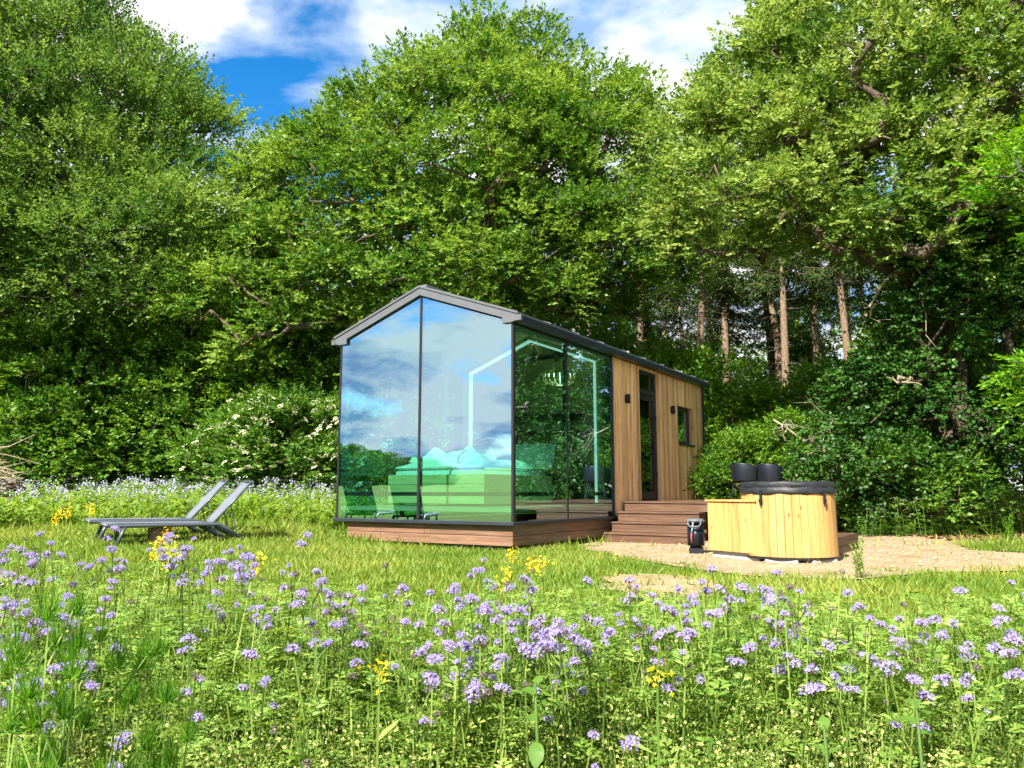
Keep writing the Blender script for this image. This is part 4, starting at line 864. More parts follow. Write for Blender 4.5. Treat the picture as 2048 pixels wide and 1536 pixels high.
def dead_branches():
    def bough(name, label, p0, p1, r, seed, mat, twigs=14, curl=.5, parent=None):
        rs = np.random.default_rng(seed); p0 = np.array(p0, float); p1 = np.array(p1, float); T = empty(name, p0, 0, label, 'branch') if parent is None else parent
        off = np.zeros(3) if parent is None else p0 - np.array(parent.location)
        n = 7; ax = p1 - p0; L = np.linalg.norm(ax); pts = [off + ax * i / (n - 1) + rs.normal(0, .05 * L, 3) * (0 < i < n - 1) for i in range(n)]
        MB().tube(pts, [r * (1 - .75 * i / (n - 1)) for i in range(n)], 7).obj('limb' if parent is None else 'dead_branch', M[mat], T, smooth=True)
        if twigs:
            m = MB()
            for q in range(twigs):
                i = rs.integers(1, n); s = pts[i]; d = nrm(ax / L * .6 + rs.normal(0, .7, 3)); l2 = L * rs.uniform(.2, .5); a = [s]
                for k in range(4): d = nrm(d + rs.normal(0, curl, 3)); a.append(a[-1] + d * l2 / 4)
                m.tube(a, [r * .35, r * .28, r * .2, r * .13, r * .07], 5, cap=False)
                for z in range(2):
                    j = rs.integers(1, 4); e = nrm(d + rs.normal(0, .8, 3)); m.tube([a[j], a[j] + e * l2 * .25, a[j] + e * l2 * .4 + rs.normal(0, .03, 3)], [r * .16, r * .1, r * .05], 4, cap=False)
            m.obj('twigs', M[mat], T)['kind'] = 'stuff'
        return T
    bough('fallen_branch', 'tangled grey dead branch hanging in the bushes behind the hot tub', (5.5, 16.4, 2.35), (6.6, 15.7, 1.25), .022, 61, 'deadwood', 22)
    bough('fallen_branch', 'grey forked dead branch leaning against the bushes beside the cabin corner', (5.6, 16.8, .75), (6.6, 16.2, 2.2), .03, 62, 'deadwood', 16)
    for i, (a, b, r, lab) in enumerate([((8.6, 15.9, 5.7), (7.1, 15.2, 4.5), .06, 'crooked pale dead bough stretching left out of the ivy'), ((8.1, 15.3, 5.7), (8.3, 15.0, 3.6), .022, 'thin pale dead stick hanging straight down before the ivy'), ((9.5, 15.5, 5.3), (10.3, 14.8, 4.4), .03, 'pale dead stick slanting down to the right edge'), ((8.2, 15.9, 3.3), (7.5, 15.0, 2.95), .07, 'torn pale limb stub low in the ivy'), ((11.2, 15.2, 3.3), (9.5, 14.6, 3.3), .06, 'brown bare bough entering at the right edge')]):
        bough('dead_bough', lab, a, b, r, 70 + i, 'paledead', 3 if i in (0, 3) else 0)
    # brush pile at the left edge
    rs = np.random.default_rng(8); P = empty('brush_pile', (-11.6, 17.2, gz(-11.6, 17.2)), 0, 'heap of cut logs and bare branches at the left edge', 'brush pile')
    for k in range(18):
        z = .12 + .2 * (k // 4) + rs.normal(0, .03); y = -.5 + .28 * (k % 4) + rs.normal(0, .04); e = .75 - .1 * (k // 4) + rs.normal(0, .15)
        MB().tube([(-2.2, y, z + .25), (-.4, y + .05, z + .08), (e, y - .05, z - .04)], [.10, .09, .075], 9).obj('log', M['stump'] if k % 3 else M['deadwood'], P, smooth=True)
    for k in range(60):
        a = np.array([rs.uniform(-1.0, .3), rs.uniform(-.8, .3), rs.uniform(.2, 1.5)]); b = a + np.array([rs.uniform(.4, 1.5), rs.normal(-.1, .4), rs.uniform(-.8, .35)])
        c = (a + b) / 2 + rs.normal(0, .05, 3); m = MB(); m.tube([a, c, b], [.022, .014, .005], 5)
        for q in range(3): e = nrm(b - a + rs.normal(0, .6, 3)); t0 = a + (b - a) * rs.uniform(.3, .8); m.tube([t0, t0 + e * .25], [.007, .003], 4)
        m.obj('branch', M['paledead'], P)
dead_branches()

# ------------------------------------------------------------------ plants: templates scattered into one mesh
class Tpl:
    def __init__(s): s.V = []; s.F3 = []; s.F4 = []; s.m3 = []; s.m4 = []; s.n = 0
    def quad(s, pts, mi=0):
        s.V += [np.asarray(p, float) for p in pts]; (s.F4 if len(pts) == 4 else s.F3).append(range(s.n, s.n + len(pts))); (s.m4 if len(pts) == 4 else s.m3).append(mi); s.n += len(pts)
    def leaf(s, p, d, w, L, Wd, mi=0, sharp=.45, bend=0.):
        d = nrm(np.asarray(d, float)); p = np.asarray(p, float); w = nrm(np.cross(d, np.asarray(w, float)))
        s.quad([p, p + d * L * sharp + w * Wd / 2 , p + d * L - UP * bend * L, p + d * L * sharp - w * Wd / 2], mi)
    def blade(s, p, d, L, Wd, mi=0, bend=.3, seg=3):
        d = nrm(np.asarray(d, float)); p = np.asarray(p, float); w = nrm(np.cross(d, UP) + 1e-4) * Wd / 2; prev = p; 
        for i in range(seg):
            t = (i + 1) / seg; q = p + d * L * t - UP * bend * L * t * t; w0 = w * (1 - i / seg * .8); w1 = w * (1 - t * .9)
            s.quad([prev - w0, prev + w0, q + w1, q - w1], mi); prev = q
    def stick(s, a, b, r0, r1, mi=0):
        a = np.asarray(a, float); b = np.asarray(b, float); d = nrm(b - a); u = nrm(np.cross(d, [.3, .8, .2])); v = np.cross(d, u)
        c = [u, -.5 * u + .87 * v, -.5 * u - .87 * v]
        for i in range(3): s.quad([a + c[i] * r0, a + c[(i + 1) % 3] * r0, b + c[(i + 1) % 3] * r1, b + c[i] * r1], mi)
    def arr(s):
        return np.array(s.V), np.array([list(f) for f in s.F3], int).reshape(-1, 3), np.array([list(f) for f in s.F4], int).reshape(-1, 4), np.array(s.m3, int), np.array(s.m4, int)
def scatter(tpls, which, pos, rz, sc_, tilt, rs):
    VV = []; A3 = []; A4 = []; M3 = []; M4 = []; R3 = []; R4 = []; off = 0
    for k, t in enumerate(tpls):
        V, F3, F4, m3, m4 = t.arr(); idx = np.where(which == k)[0]; n = len(idx)
        if n == 0: continue
        c = np.cos(rz[idx])[:, None]; s = np.sin(rz[idx])[:, None]; S = sc_[idx][:, None]
        x = V[None, :, 0] * S; y = V[None, :, 1] * S; z = V[None, :, 2] * S
        X = x * c - y * s + z * tilt[idx, 0][:, None]; Y = x * s + y * c + z * tilt[idx, 1][:, None]
        P = np.stack([X, Y, z], 2) + pos[idx][:, None]; VV.append(P.reshape(-1, 3)); o = off + np.arange(n)[:, None, None] * len(V); off += n * len(V); pr = rs.random(n)[:, None] * .5
        if len(F3): A3.append((F3[None] + o).reshape(-1, 3)); M3.append(np.tile(m3, n)); R3.append((pr + rs.random((n, len(F3))) * .5).ravel())
        if len(F4): A4.append((F4[None] + o).reshape(-1, 4)); M4.append(np.tile(m4, n)); R4.append((pr + rs.random((n, len(F4))) * .5).ravel())
    cat = lambda l, sh: np.concatenate(l) if l else np.zeros(sh)
    f3 = cat(A3, (0, 3)).astype(int); f4 = cat(A4, (0, 4)).astype(int)
    return np.concatenate(VV), [f3, f4], np.concatenate([cat(M3, 0), cat(M4, 0)]).astype(int), np.concatenate([cat(R3, 0), cat(R4, 0)])
def fern_leaf(t, p, d, L, mi, rs, npin=6, wd=.5):
    d = nrm(np.asarray(d, float)); p = np.asarray(p, float); side = nrm(np.cross(d, UP) + 1e-4); nv = np.cross(side, d)
    for i in range(npin):
        u = (i + .8) / npin; q = p + d * L * u - UP * .35 * L * u * u; l2 = L * wd * math.sin(math.pi * min(.95, .25 + .7 * u)) * .6
        for sg in (-1, 1): t.leaf(q, d * .55 + side * sg + UP * .1, nv, l2, l2 * .34, mi, .5, .1)
    t.leaf(p + d * L * .9 - UP * .3 * L, d - UP * .4, nv, L * .25, L * .1, mi)

def lawn():
    rs = np.random.default_rng(90)
    def pts(n, x0, x1, y0, y1, dens=None):
        x = rs.uniform(x0, x1, n); y = rs.uniform(y0, y1, n); k = np.abs(x) < y * .70 + .6
        x, y = x[k], y[k]
        wx = x + .16 * np.sin(y * 5.1 + 2 * np.sin(x * 3.3)) + .09 * np.sin(y * 13 + x * 7) + rs.normal(0, .07, len(x)); wy = y + .22 * np.sin(x * 4.3 + 2 * np.sin(y * 2.9)) + .12 * np.sin(x * 12 - y * 5) + rs.normal(0, .1, len(x))
        k = ~inpoly(wx, wy, PATH) | (rs.random(len(x)) < .012); x, y, wx, wy = x[k], y[k], wx[k], wy[k]
        u = inpoly(wx, wy, PATCH) & (rs.random(len(x)) > .12); x, y = x[~u], y[~u]
        dx = x - CX; dy = y - CY; lx = math.cos(TH) * dx + math.sin(TH) * dy; ly = -math.sin(TH) * dx + math.cos(TH) * dy
        k = ~((lx > -3.1) & (lx < -.15) & (ly > .2) & (ly < 8.4)); return x[k], y[k]
    x1, y1 = pts(150000, -9.5, 7.5, 3.6, 13.5); x2, y2 = pts(45000, -14, 9.5, 12, 24); x3, y3 = pts(26000, 5.5, 11, 9, 14.5)
    k = (y3 < 13.0 + .2 * (x3 - 7)); x3, y3 = x3[k], y3[k]
    x = np.concatenate([x1, x2, x3]); y = np.concatenate([y1, y2, y3]); n = len(x)
    far = np.concatenate([np.zeros(len(x1)), np.ones(len(x2)), np.zeros(len(x3))])
    patchy = .5 + .5 * np.sin(x * 1.7 + 2 * np.sin(y * .9)) * np.sin(y * 1.4 + 1.3 * np.sin(x * .8))
    h = (.024 + .05 * rs.random(n) ** 1.5) * (1 + .7 * patchy) * (1 + 1.2 * far); wd = .006 + .0055 * rs.random(n) + .004 * far
    a = rs.uniform(0, 6.28, n); b = np.stack([x, y, ground(x, y)], 1); u = np.stack([np.cos(a), np.sin(a), np.zeros(n)], 1); ln = rs.normal(0, .55, (n, 2)) * h[:, None]
    tip = b + np.stack([ln[:, 0], ln[:, 1], h], 1); V = np.stack([b - u * wd[:, None], b + u * wd[:, None], tip], 1).reshape(-1, 3)
    r = np.clip(rs.random(n) * .6 + .4 * patchy, 0, 1)
    o = link('lawn_grass', npmesh('lawn_grass', V, [np.arange(n * 3).reshape(-1, 3)], M['lawn'], rnd=r)); tagp(o, 'short patchy yellow green lawn grass around the cabin', 'grass', kind='stuff')
    # pebbles
    m = 6000; x = rs.uniform(.8, 9, m * 3); y = rs.uniform(6.3, 16, m * 3); k = inpoly(x, y, PATH) | (inpoly(x, y, PATCH) & (rs.random(m * 3) < .5)); x, y = x[k][:m], y[k][:m]; m = len(x)
    s = rs.uniform(.005, .013, m) * (1 + (rs.random(m) < .04)); oc = np.array([[1, 0, 0], [0, 1, 0], [-1, 0, 0], [0, -1, 0], [0, 0, .7], [0, 0, -.5]])
    a = rs.uniform(0, 6.28, m); sx = rs.uniform(.7, 1.4, m)
    ox = oc[None, :, 0] * s[:, None] * sx[:, None]; oy = oc[None, :, 1] * s[:, None]; P = np.stack([ox * np.cos(a)[:, None] - oy * np.sin(a)[:, None], ox * np.sin(a)[:, None] + oy * np.cos(a)[:, None], oc[None, :, 2] * s[:, None]], 2)
    P += np.stack([x, y, ground(x, y) + .016 + s * .3], 1)[:, None]
    f = np.array([[0, 1, 4], [1, 2, 4], [2, 3, 4], [3, 0, 4], [1, 0, 5], [2, 1, 5], [3, 2, 5], [0, 3, 5]]); F = (f[None] + 6 * np.arange(m)[:, None, None]).reshape(-1, 3)
    tagp(link('gravel_stones', npmesh('gravel_stones', P.reshape(-1, 3), [F], M['pebble'], rnd=np.repeat(rs.random(m), 8))), 'loose pale gravel stones on the path', 'gravel', kind='stuff')
    # litter on the right bank
    m = 2600; x = rs.uniform(7.5, 14, m); y = rs.uniform(13.6, 17, m); c = np.stack([x, y, ground(x, y) + .03], 1); u = nrm(rs.normal(size=(m, 3)) * [1, 1, .35]) * .05; v = nrm(np.cross(u, rs.normal(0, .4, (m, 3)) + UP)) * .032
    V = np.stack([c - u, c + v, c + u, c - v], 1).reshape(-1, 3); tagp(link('leaf_litter', npmesh('leaf_litter', V, [np.arange(m * 4).reshape(-1, 4)], M['litter'], rnd=rs.random(m))), 'brown fallen leaves on the shaded bank under the ivy', 'leaf litter', kind='stuff')
lawn()

def far_meadow():
    rs = np.random.default_rng(91); tp = []
    for v in range(4):
        t = Tpl(); h = .5
        t.stick((0, 0, 0), (rs.normal(0, .04), rs.normal(0, .04), h), .006, .004, 1)
        for q in range(7):
            z = rs.uniform(.08, .42); a = rs.uniform(0, 6.28); t.leaf((0, 0, z), (math.cos(a), math.sin(a), .3), UP, rs.uniform(.12, .22), .06, 0)
        for q in range(5):
            p = np.array([rs.normal(0, .035), rs.normal(0, .035), h + rs.normal(0, .025)]); u = nrm(rs.normal(size=3)) * .016; w_ = nrm(np.cross(u, rs.normal(size=3))) * .016; t.quad([p - u, p + w_, p + u, p - w_], 2)
        tp.append(t)
    t = Tpl()
    for q in range(12):
        z = rs.uniform(.03, .3); a = rs.uniform(0, 6.28); t.leaf((0, 0, z), (math.cos(a), math.sin(a), .5), UP, rs.uniform(.12, .22), .05, 0)
    tp.append(t)
    n = 11500; x = rs.uniform(-19, 1.0, n); y = rs.uniform(12.2, 21.5, n); edge = 13.0 + 1.0 * np.sin(x * .8) + .25 * (x + 9) * (x > -9)
    k = (y > edge) & (np.abs(x) < y * .72 + .5); x, y = x[k], y[k]
    dx = x - CX; dy = y - CY; lx = math.cos(TH) * dx + math.sin(TH) * dy; ly = -math.sin(TH) * dx + math.cos(TH) * dy
    k = ~((lx > -4.0) & (ly > -.5)); x, y = x[k], y[k]; n = len(x)
    fl = rs.random(n) < np.clip(.12 + .6 * sm(13.5, 19, y), 0, 1) * sm(0, -5, x + .3) * np.clip(.75 + .6 * np.sin(x * 1.1 + 1.7 * np.sin(y * .9)) * np.sin(y * 1.3 + x * .5), 0, 1)
    wh = np.where(fl, rs.integers(0, 4, n), 4)
    V, F, mi, r = scatter(tp, wh, np.stack([x, y, ground(x, y)], 1), rs.uniform(0, 6.28, n), rs.uniform(.55, 1.3, n) * (1 + .15 * np.sin(x * 1.9 + np.sin(y * 2.3))), rs.normal(0, .12, (n, 2)), rs)
    tagp(link('distant_flower_meadow', npmesh('distant_flower_meadow', V, F, [M['herb'], M['stem'], M['paleflower']], mi, r)), 'pale lavender flower meadow stretching to the hedge behind the loungers', 'meadow', kind='stuff')
    # cow parsley under the right hand trees
    tp = []
    for v in range(3):
        t = Tpl(); h = rs.uniform(.55, .8)
        t.stick((0, 0, 0), (.02, .01, h), .005, .003, 1)
        for q in range(9):
            z = rs.uniform(.03, .4); a = rs.uniform(0, 6.28); fern_leaf(t, (0, 0, z), (math.cos(a), math.sin(a), .5), .26, 0, rs, 4)
        for q in range(4):
            c = np.array([rs.normal(0, .07), rs.normal(0, .07), h + rs.normal(0, .04)])
            for e in range(6): p = c + rs.normal(0, .018, 3) * [1, 1, .3]; t.quad([p + (.01, 0, 0), p + (0, .01, .003), p - (.01, 0, 0), p - (0, .01, -.003)], 2)
        tp.append(t)
    n = 170; x = rs.uniform(6.6, 10.6, n); y = 15.1 + rs.uniform(-.3, 1.0, n) + .12 * (x - 7); 
    V, F, mi, r = scatter(tp, rs.integers(0, 3, n), np.stack([x, y, ground(x, y)], 1), rs.uniform(0, 6.28, n), rs.uniform(.5, 1.0, n), rs.normal(0, .1, (n, 2)), rs)
    tagp(link('cow_parsley', npmesh('cow_parsley', V, F, [M['hedge'], M['stem'], M['cream']], mi, r)), 'white flowering cow parsley and weeds along the gravel edge under the trees', 'weeds', kind='stuff')
far_meadow()

# ------------------------------------------------------------------ near flower bed
def bed_depth(x, y): return y
def near_meadow():
    rs = np.random.default_rng(92); tp = []
    # 0-2 ferny phacelia foliage
    for v in range(3):
        t = Tpl(); h = .34; ln = rs.normal(0, .03, 2); top = np.array([ln[0], ln[1], h]); t.stick((0, 0, 0), top, .0035, .002, 1)
        for q in range(7):
            u = rs.uniform(.2, 1); a = rs.uniform(0, 6.28); fern_leaf(t, top * u, (math.cos(a), math.sin(a), rs.uniform(.2, .9)), rs.uniform(.07, .12), 0, rs, 4, .55)
        tp.append(t)
    # 3-4 shepherd's purse with pale pods
    for v in range(2):
        t = Tpl(); h = .32
        for b in range(3):
            top = np.array([rs.normal(0, .06), rs.normal(0, .06), h * rs.uniform(.7, 1)]); t.stick((0, 0, 0), top, .0018, .001, 1)
            for q in range(16):
                u = .35 + .65 * q / 16; a = q * 2.4; p = top * u; d = np.array([math.cos(a), math.sin(a), .35]); t.leaf(p + d * .014, d, rs.normal(size=3), .011, .010, 2, .7)
        for q in range(5):
            a = rs.uniform(0, 6.28); t.leaf((0, 0, .01), (math.cos(a), math.sin(a), .4), UP, .09, .022, 0)
        tp.append(t)
    # 5 grass tuft
    t = Tpl()
    for q in range(9):
        a = rs.uniform(0, 6.28); t.blade((rs.normal(0, .02), rs.normal(0, .02), 0), (math.cos(a) * .4, math.sin(a) * .4, 1), rs.uniform(.15, .36), .006, 3, .35)
    tp.append(t)
    # 6 broad leaved weed
    t = Tpl(); t.stick((0, 0, 0), (.01, 0, .2), .003, .002, 1)
    for q in range(8):
        a = q * 2.4; z = .04 + .02 * q; t.leaf((0, 0, z), (math.cos(a), math.sin(a), .55), UP, .07, .026, 0, .45, .15)
    tp.append(t)
    n = 7400; y = 1.55 + 3.9 * rs.random(n) ** 1.15; x = rs.uniform(-1, 1, n) * (y * .70 + .25)
    lim = np.where(x < -.8, 5.2, 4.3) + .35 * np.sin(x * 2.3); k = y < lim; x, y = x[k], y[k]; n = len(x)
    k = ~inpoly(x, y, PATCH) & (np.hypot(x - .07, y - 2.12) > .16); x, y = x[k], y[k]; n = len(x)
    # patches decide the kind
    fld = np.sin(x * 2.2 + 1.1 * np.sin(y * 2.1)) + np.sin(y * 3.1 + x) * .6 + rs.normal(0, .45, n)
    front = sm(3.0, 2.2, y)
    wh = np.where(rs.random(n) < .55 - .35 * front, rs.integers(0, 3, n), np.where(fld > .1 - .9 * front, rs.integers(3, 5, n), np.where(rs.random(n) < .5, 5, 6)))
    big = rs.random(n) < .5 * sm(2.4, 3.0, y); wh = np.where(big & (wh > 2), rs.integers(0, 3, n), wh)
    s = (.75 + .55 * rs.random(n)) * (1 - .3 * sm(3.2, 4.6, y)) * (.9 + .1 * sm(2, 3, y))
    V, F, mi, r = scatter(tp, wh, np.stack([x, y, ground(x, y)], 1), rs.uniform(0, 6.28, n), s, rs.normal(0, .16, (n, 2)), rs)
    tagp(link('meadow_herbs', npmesh('meadow_herbs', V, F, [M['herb'], M['stem'], M['pod'], M['grass']], mi, r)), 'dense light green herbs and weeds filling the flower bed in front', 'herbs', kind='stuff')
near_meadow()

def head_mesh(seed, R, nf, spent=False):
    rs = np.random.default_rng(seed); t = Tpl(); lobes = [np.array([0, 0, 0.])] if R < .017 else [np.array([-.010, 0, 0]), np.array([.012, .004, -.002])]
    for q in range(nf):
        c = lobes[q % len(lobes)]; d = rdir(rs, 1)[0]; d[2] = abs(d[2]) * 1.0 - .12; d = nrm(d); p = c + d * R * np.array([1, 1, .8]); u = nrm(np.cross(d, rs.normal(size=3))); v = np.cross(d, u); fr = .0041 if not spent else .003
        for k in range(5):
            a0 = k * 1.2566; a1 = a0 + 1.2; t.quad([p, p + d * .004 + (u * math.cos(a0) + v * math.sin(a0)) * fr, p + d * .0055 + (u * math.cos((a0 + a1) / 2) + v * math.sin((a0 + a1) / 2)) * fr * 1.3, p + d * .004 + (u * math.cos(a1) + v * math.sin(a1)) * fr], 2 if spent else 0)
        if not spent:
            for k in range(3):
                e = nrm(d + rs.normal(0, .4, 3)); s = nrm(np.cross(e, rs.normal(size=3))) * .00075; t.quad([p - s, p + s, p + e * .0165], 1)
    for q in range(38):
        c = lobes[q % len(lobes)]; a = rs.uniform(0, 6.28); d = np.array([math.cos(a), math.sin(a), rs.uniform(-.9, .25)]); t.leaf(c + d * R * .3, d, rs.normal(size=3), R * .85, .0045, 2)
    V, F3, F4, m3, m4 = t.arr(); return npmesh('flower_head', V, [F3, F4], [M['petal'], M['stamen'], M['calyx']], np.concatenate([m3, m4]), np.random.default_rng(seed).random(len(F3) + len(F4)))
def phacelia():
    rs = np.random.default_rng(93)
    heads = [head_mesh(1, .016, 34), head_mesh(2, .019, 52), head_mesh(3, .018, 46), head_mesh(4, .014, 26)]; spent = [head_mesh(5, .012, 20, True), head_mesh(6, .010, 16, True)]
    stems = []; leaves = []; tips = []
    for v in range(6):
        t = Tpl(); l = Tpl(); H = .5; top = np.array([rs.normal(0, .03), rs.normal(0, .03), H]); mid = top * .55 + [rs.normal(0, .012), rs.normal(0, .012), 0]
        t.stick((0, 0, 0), mid, .0038, .0032); t.stick(mid, top, .0032, .0024); tp = [(top, 1)]
        for b in range([1, 2, 1, 3, 0, 2][v]):
            a = rs.uniform(0, 6.28); s0 = mid + (top - mid) * rs.uniform(.1, .8); e = s0 + np.array([math.cos(a) * .05, math.sin(a) * .05, rs.uniform(.04, .1)]); e2 = np.array([e[0], e[1], min(e[2], H + .01)]); t.stick(s0, e2, .002, .0015); tp.append((e2, 1))
        for q in range(9):
            u = rs.uniform(.12, .85); a = rs.uniform(0, 6.28); fern_leaf(l, mid * min(1, u / .55) + (top - mid) * max(0, (u - .55) / .45), (math.cos(a), math.sin(a), rs.uniform(.2, .8)), rs.uniform(.07, .13), 0, rs, 6, .55)
        for T, lst, nm, mt in ((t, stems, 'stem', 'stem'), (l, leaves, 'leaves', 'herb')):
            V, F3, F4, m3, m4 = T.arr(); lst.append(npmesh(nm, V, [F3, F4], M[mt], rnd=rs.random(len(F3) + len(F4))))
        tips.append(tp)
    spots = []
    tries = 0
    def want(x, y):
        px = 1024 + 1564 * x / y
        if px < 620: return (1.9 < y < 4.1) * (.10 + .32 * sm(2.2, 2.6, y) + .58 * sm(2.8, 3.2, y)) * 1.25
        if px < 1030: return (1.8 < y < 3.5) * (.08 + .92 * sm(2.3, 2.6, y))
        return (1.7 < y < 3.1) * (.09 + .91 * sm(2.15, 2.45, y)) * (1.2 if px < 1900 else .8)
    while len(spots) < 296 and tries < 60000:
        tries += 1; y = 1.7 + 2.4 * rs.random(); x = rs.uniform(-1, 1) * (y * .68 + .05)
        if rs.random() > want(x, y) or math.hypot(x, y) < 1.5: continue
        cl = math.sin(x * 3.1 + 1.3 * math.sin(y * 2)) * math.sin(y * 4.2 + x * 1.7)
        if rs.random() > .5 + .55 * cl: continue
        spots.append((x, y))
    for i, (x, y) in enumerate(spots):
        v = int(rs.integers(0, 6)); b = gz(x, y); hz = b + .565 + rs.normal(0, .05); s = (hz - b) / .5
        band = 'nearest sparse row' if y < 2.3 else ('front half of the dense band' if y < 2.6 else ('back half of the dense band' if y < 2.95 else 'back rows before the lawn'))
        pxx = 1024 + 1564 * x / y; side = next(n for lim, n in ((170, 'at the left edge'), (420, 'below the loungers'), (680, 'left of the cabin'), (900, 'below the left pane'), (1080, 'below the right pane'), (1300, 'below the steps'), (1520, 'below the tub box'), (1760, 'below the hot tub'), (9999, 'below the gravel at right')) if pxx < lim)
        cnt = ('single', 'twin', 'triple', 'quadruple')[len(tips[v]) - 1]
        P = empty('phacelia_plant', (x, y, b), rs.uniform(0, 6.28), f'{cnt} headed lavender phacelia {side}, {band}', 'flower', f'phacelia {side} {band}', scale=1)
        P.rotation_euler = (rs.normal(0, .07), rs.normal(0, .07), P.rotation_euler[2])
        st = link('stem', stems[v], P, scale=(1, 1, s)); link('leaves', leaves[v], P, scale=(.9, .9, s))['kind'] = 'stuff'
        for (tp, _) in tips[v]:
            hm = heads[rs.integers(0, 4)] if rs.random() > .3 else spent[rs.integers(0, 2)]; q = rs.uniform(.5, .95)
            link('flower_head', hm, P, (tp[0], tp[1], tp[2] * s), (rs.normal(0, .3), rs.normal(0, .3), rs.uniform(0, 6)), (q, q, q))
phacelia()

def special_plants():
    rs = np.random.default_rng(94)
    # mustard
    def mustard_head(sd):
        r2 = np.random.default_rng(sd); t = Tpl()
        for q in range(22):
            p = r2.normal(0, 1, 3) * [.022, .022, .028]; n_ = rdir(r2, 1)[0]; u = nrm(np.cross(n_, UP)) * .011; v = nrm(np.cross(n_, u)) * .011
            t.quad([p - u, p + v * .4, p + u, p - v * .4]); t.quad([p - v, p + u * .4, p + v, p - u * .4])
        V, F3, F4, m3, m4 = t.arr(); return npmesh('flower_head', V, [F3, F4], M['yellow'], rnd=r2.random(len(F4)))
    mh = [mustard_head(1), mustard_head(2)]; t = Tpl(); t.stick((0, 0, 0), (.01, 0, 1), .006, .003)
    for q in range(7): a = q * 2.4; t.leaf((0, 0, .1 + .1 * q), (math.cos(a), math.sin(a), .5), UP, .12, .03)
    V, F3, F4, _, _ = t.arr(); ms = npmesh('stem', V, [F3, F4], M['stem'], rnd=rs.random(len(F3) + len(F4)))
    def px(x, y, Y):
        u = (x - 1024) / 1564; v = (768 - y) / 1564; p = math.radians(7.863); t_ = Y / (math.cos(p) - v * math.sin(p)); return u * t_, Y, .85 + (math.sin(p) + v * math.cos(p)) * t_
    spots = [(120, 1030, 7.2, 'leftmost by the lounger foot'), (136, 1016, 7.4, 'second from the left near the lounger foot'), (180, 1011, 7.6, 'just left of the far lounger foot'), (330, 1068, 5.2, 'upper one before the log stump'), (322, 1088, 5.0, 'lower one before the log stump'), (340, 1108, 4.9, 'lowest one before the log stump'), (524, 1118, 5.0, 'right of the lounger wheels'), (1022, 1102, 6.8, 'at the front corner of the cabin'), (1062, 1120, 6.0, 'left of two on the lawn before the cabin corner'), (1086, 1124, 5.9, 'right of two on the lawn before the cabin corner'), (1018, 1148, 4.8, 'on the lawn edge before the cabin front'), (1310, 1345, 2.1, 'in the middle of the lavender bed'), (755, 1332, 2.2, 'small one in the bed left of the sunflower seedling')]
    for x, y, Y, lab in spots:
        X, Y, Z = px(x, y, Y); b = gz(X, Y); P = empty('mustard_plant', (X, Y, b), rs.uniform(0, 6), f'yellow mustard flower {lab}', 'flower', 'yellow mustard flowers')
        h = max(Z - b, .12); link('stem', ms, P, scale=(1, 1, h)); s = .8 if Y < 3 else 1.25
        link('flower_head', mh[0], P, (.01, 0, h), scale=(s,) * 3)['kind'] = 'stuff'
        if Y > 3: link('flower_head', mh[1], P, (.04, .02, h - .06), scale=(s * .8,) * 3)['kind'] = 'stuff'
    # sunflower seedlings
    def heart(L, Wd, seed):
        r2 = np.random.default_rng(seed); V = []; nn = 7; prof = [0, .62, .95, 1, .86, .52, 0]
        for i in range(nn):
            u = i / (nn - 1)
            for s in (-1, 0, 1): V.append((s * Wd / 2 * prof[i], L * (u - (.07 if s and i == 1 else 0)), -.28 * L * u * u + (abs(s) * .10 * Wd * prof[i]) + .006 * r2.normal() * abs(s)))
        F = [(i * 3 + j, i * 3 + j + 1, (i + 1) * 3 + j + 1, (i + 1) * 3 + j) for i in range(nn - 1) for j in (0, 1)]
        return npmesh('leaf', np.array(V), [np.array(F)], M['broad'], rnd=np.full(len(F), .35 + .2 * r2.random()), smooth=True)
    hl = [heart(.07, .045, 1), heart(.05, .028, 2)]
    for (x, y, Y, H, lab, lv) in [(1075, 1515, 2.3, .56, 'young sunflower with pale heart shaped leaves in the middle foreground', [(.40, -100, 0, -.8), (.50, 25, 0, .1), (.53, 165, 0, .2), (.55, 80, 1, .6), (.55, -60, 1, .3), (.48, -20, 1, .2), (.46, 140, 0, .1)]), (1845, 1530, 2.1, .60, 'tall young sunflower in the right foreground among lavender flowers', [(.52, 20, 0, .15), (.55, 150, 0, .2), (.58, -80, 1, .3), (.59, 90, 1, .4)]), (1655, 1510, 2.3, .44, 'small pale leafed seedling left of the tall right sunflower', [(.36, 20, 1, .6), (.37, 160, 1, .5), (.43, 80, 1, .8), (.26, -40, 1, .2), (.25, 200, 1, .2)])]:
        X, Y_, Z = px(x, y, Y); b = gz(X, Y); P = empty('sunflower_seedling', (X, Y, b), 0, lab, 'seedling', 'sunflower seedlings')
        MB().tube([(0, 0, -.02), (.004, .003, H * .5), (-.006, 0, H)], [.0065, .0055, .004], 7).obj('stem', M['stem'], P, smooth=True)
        for z, a, k, tl in lv: link('leaf', hl[k], P, (0, 0, z), (tl, 0, math.radians(a - 90)))
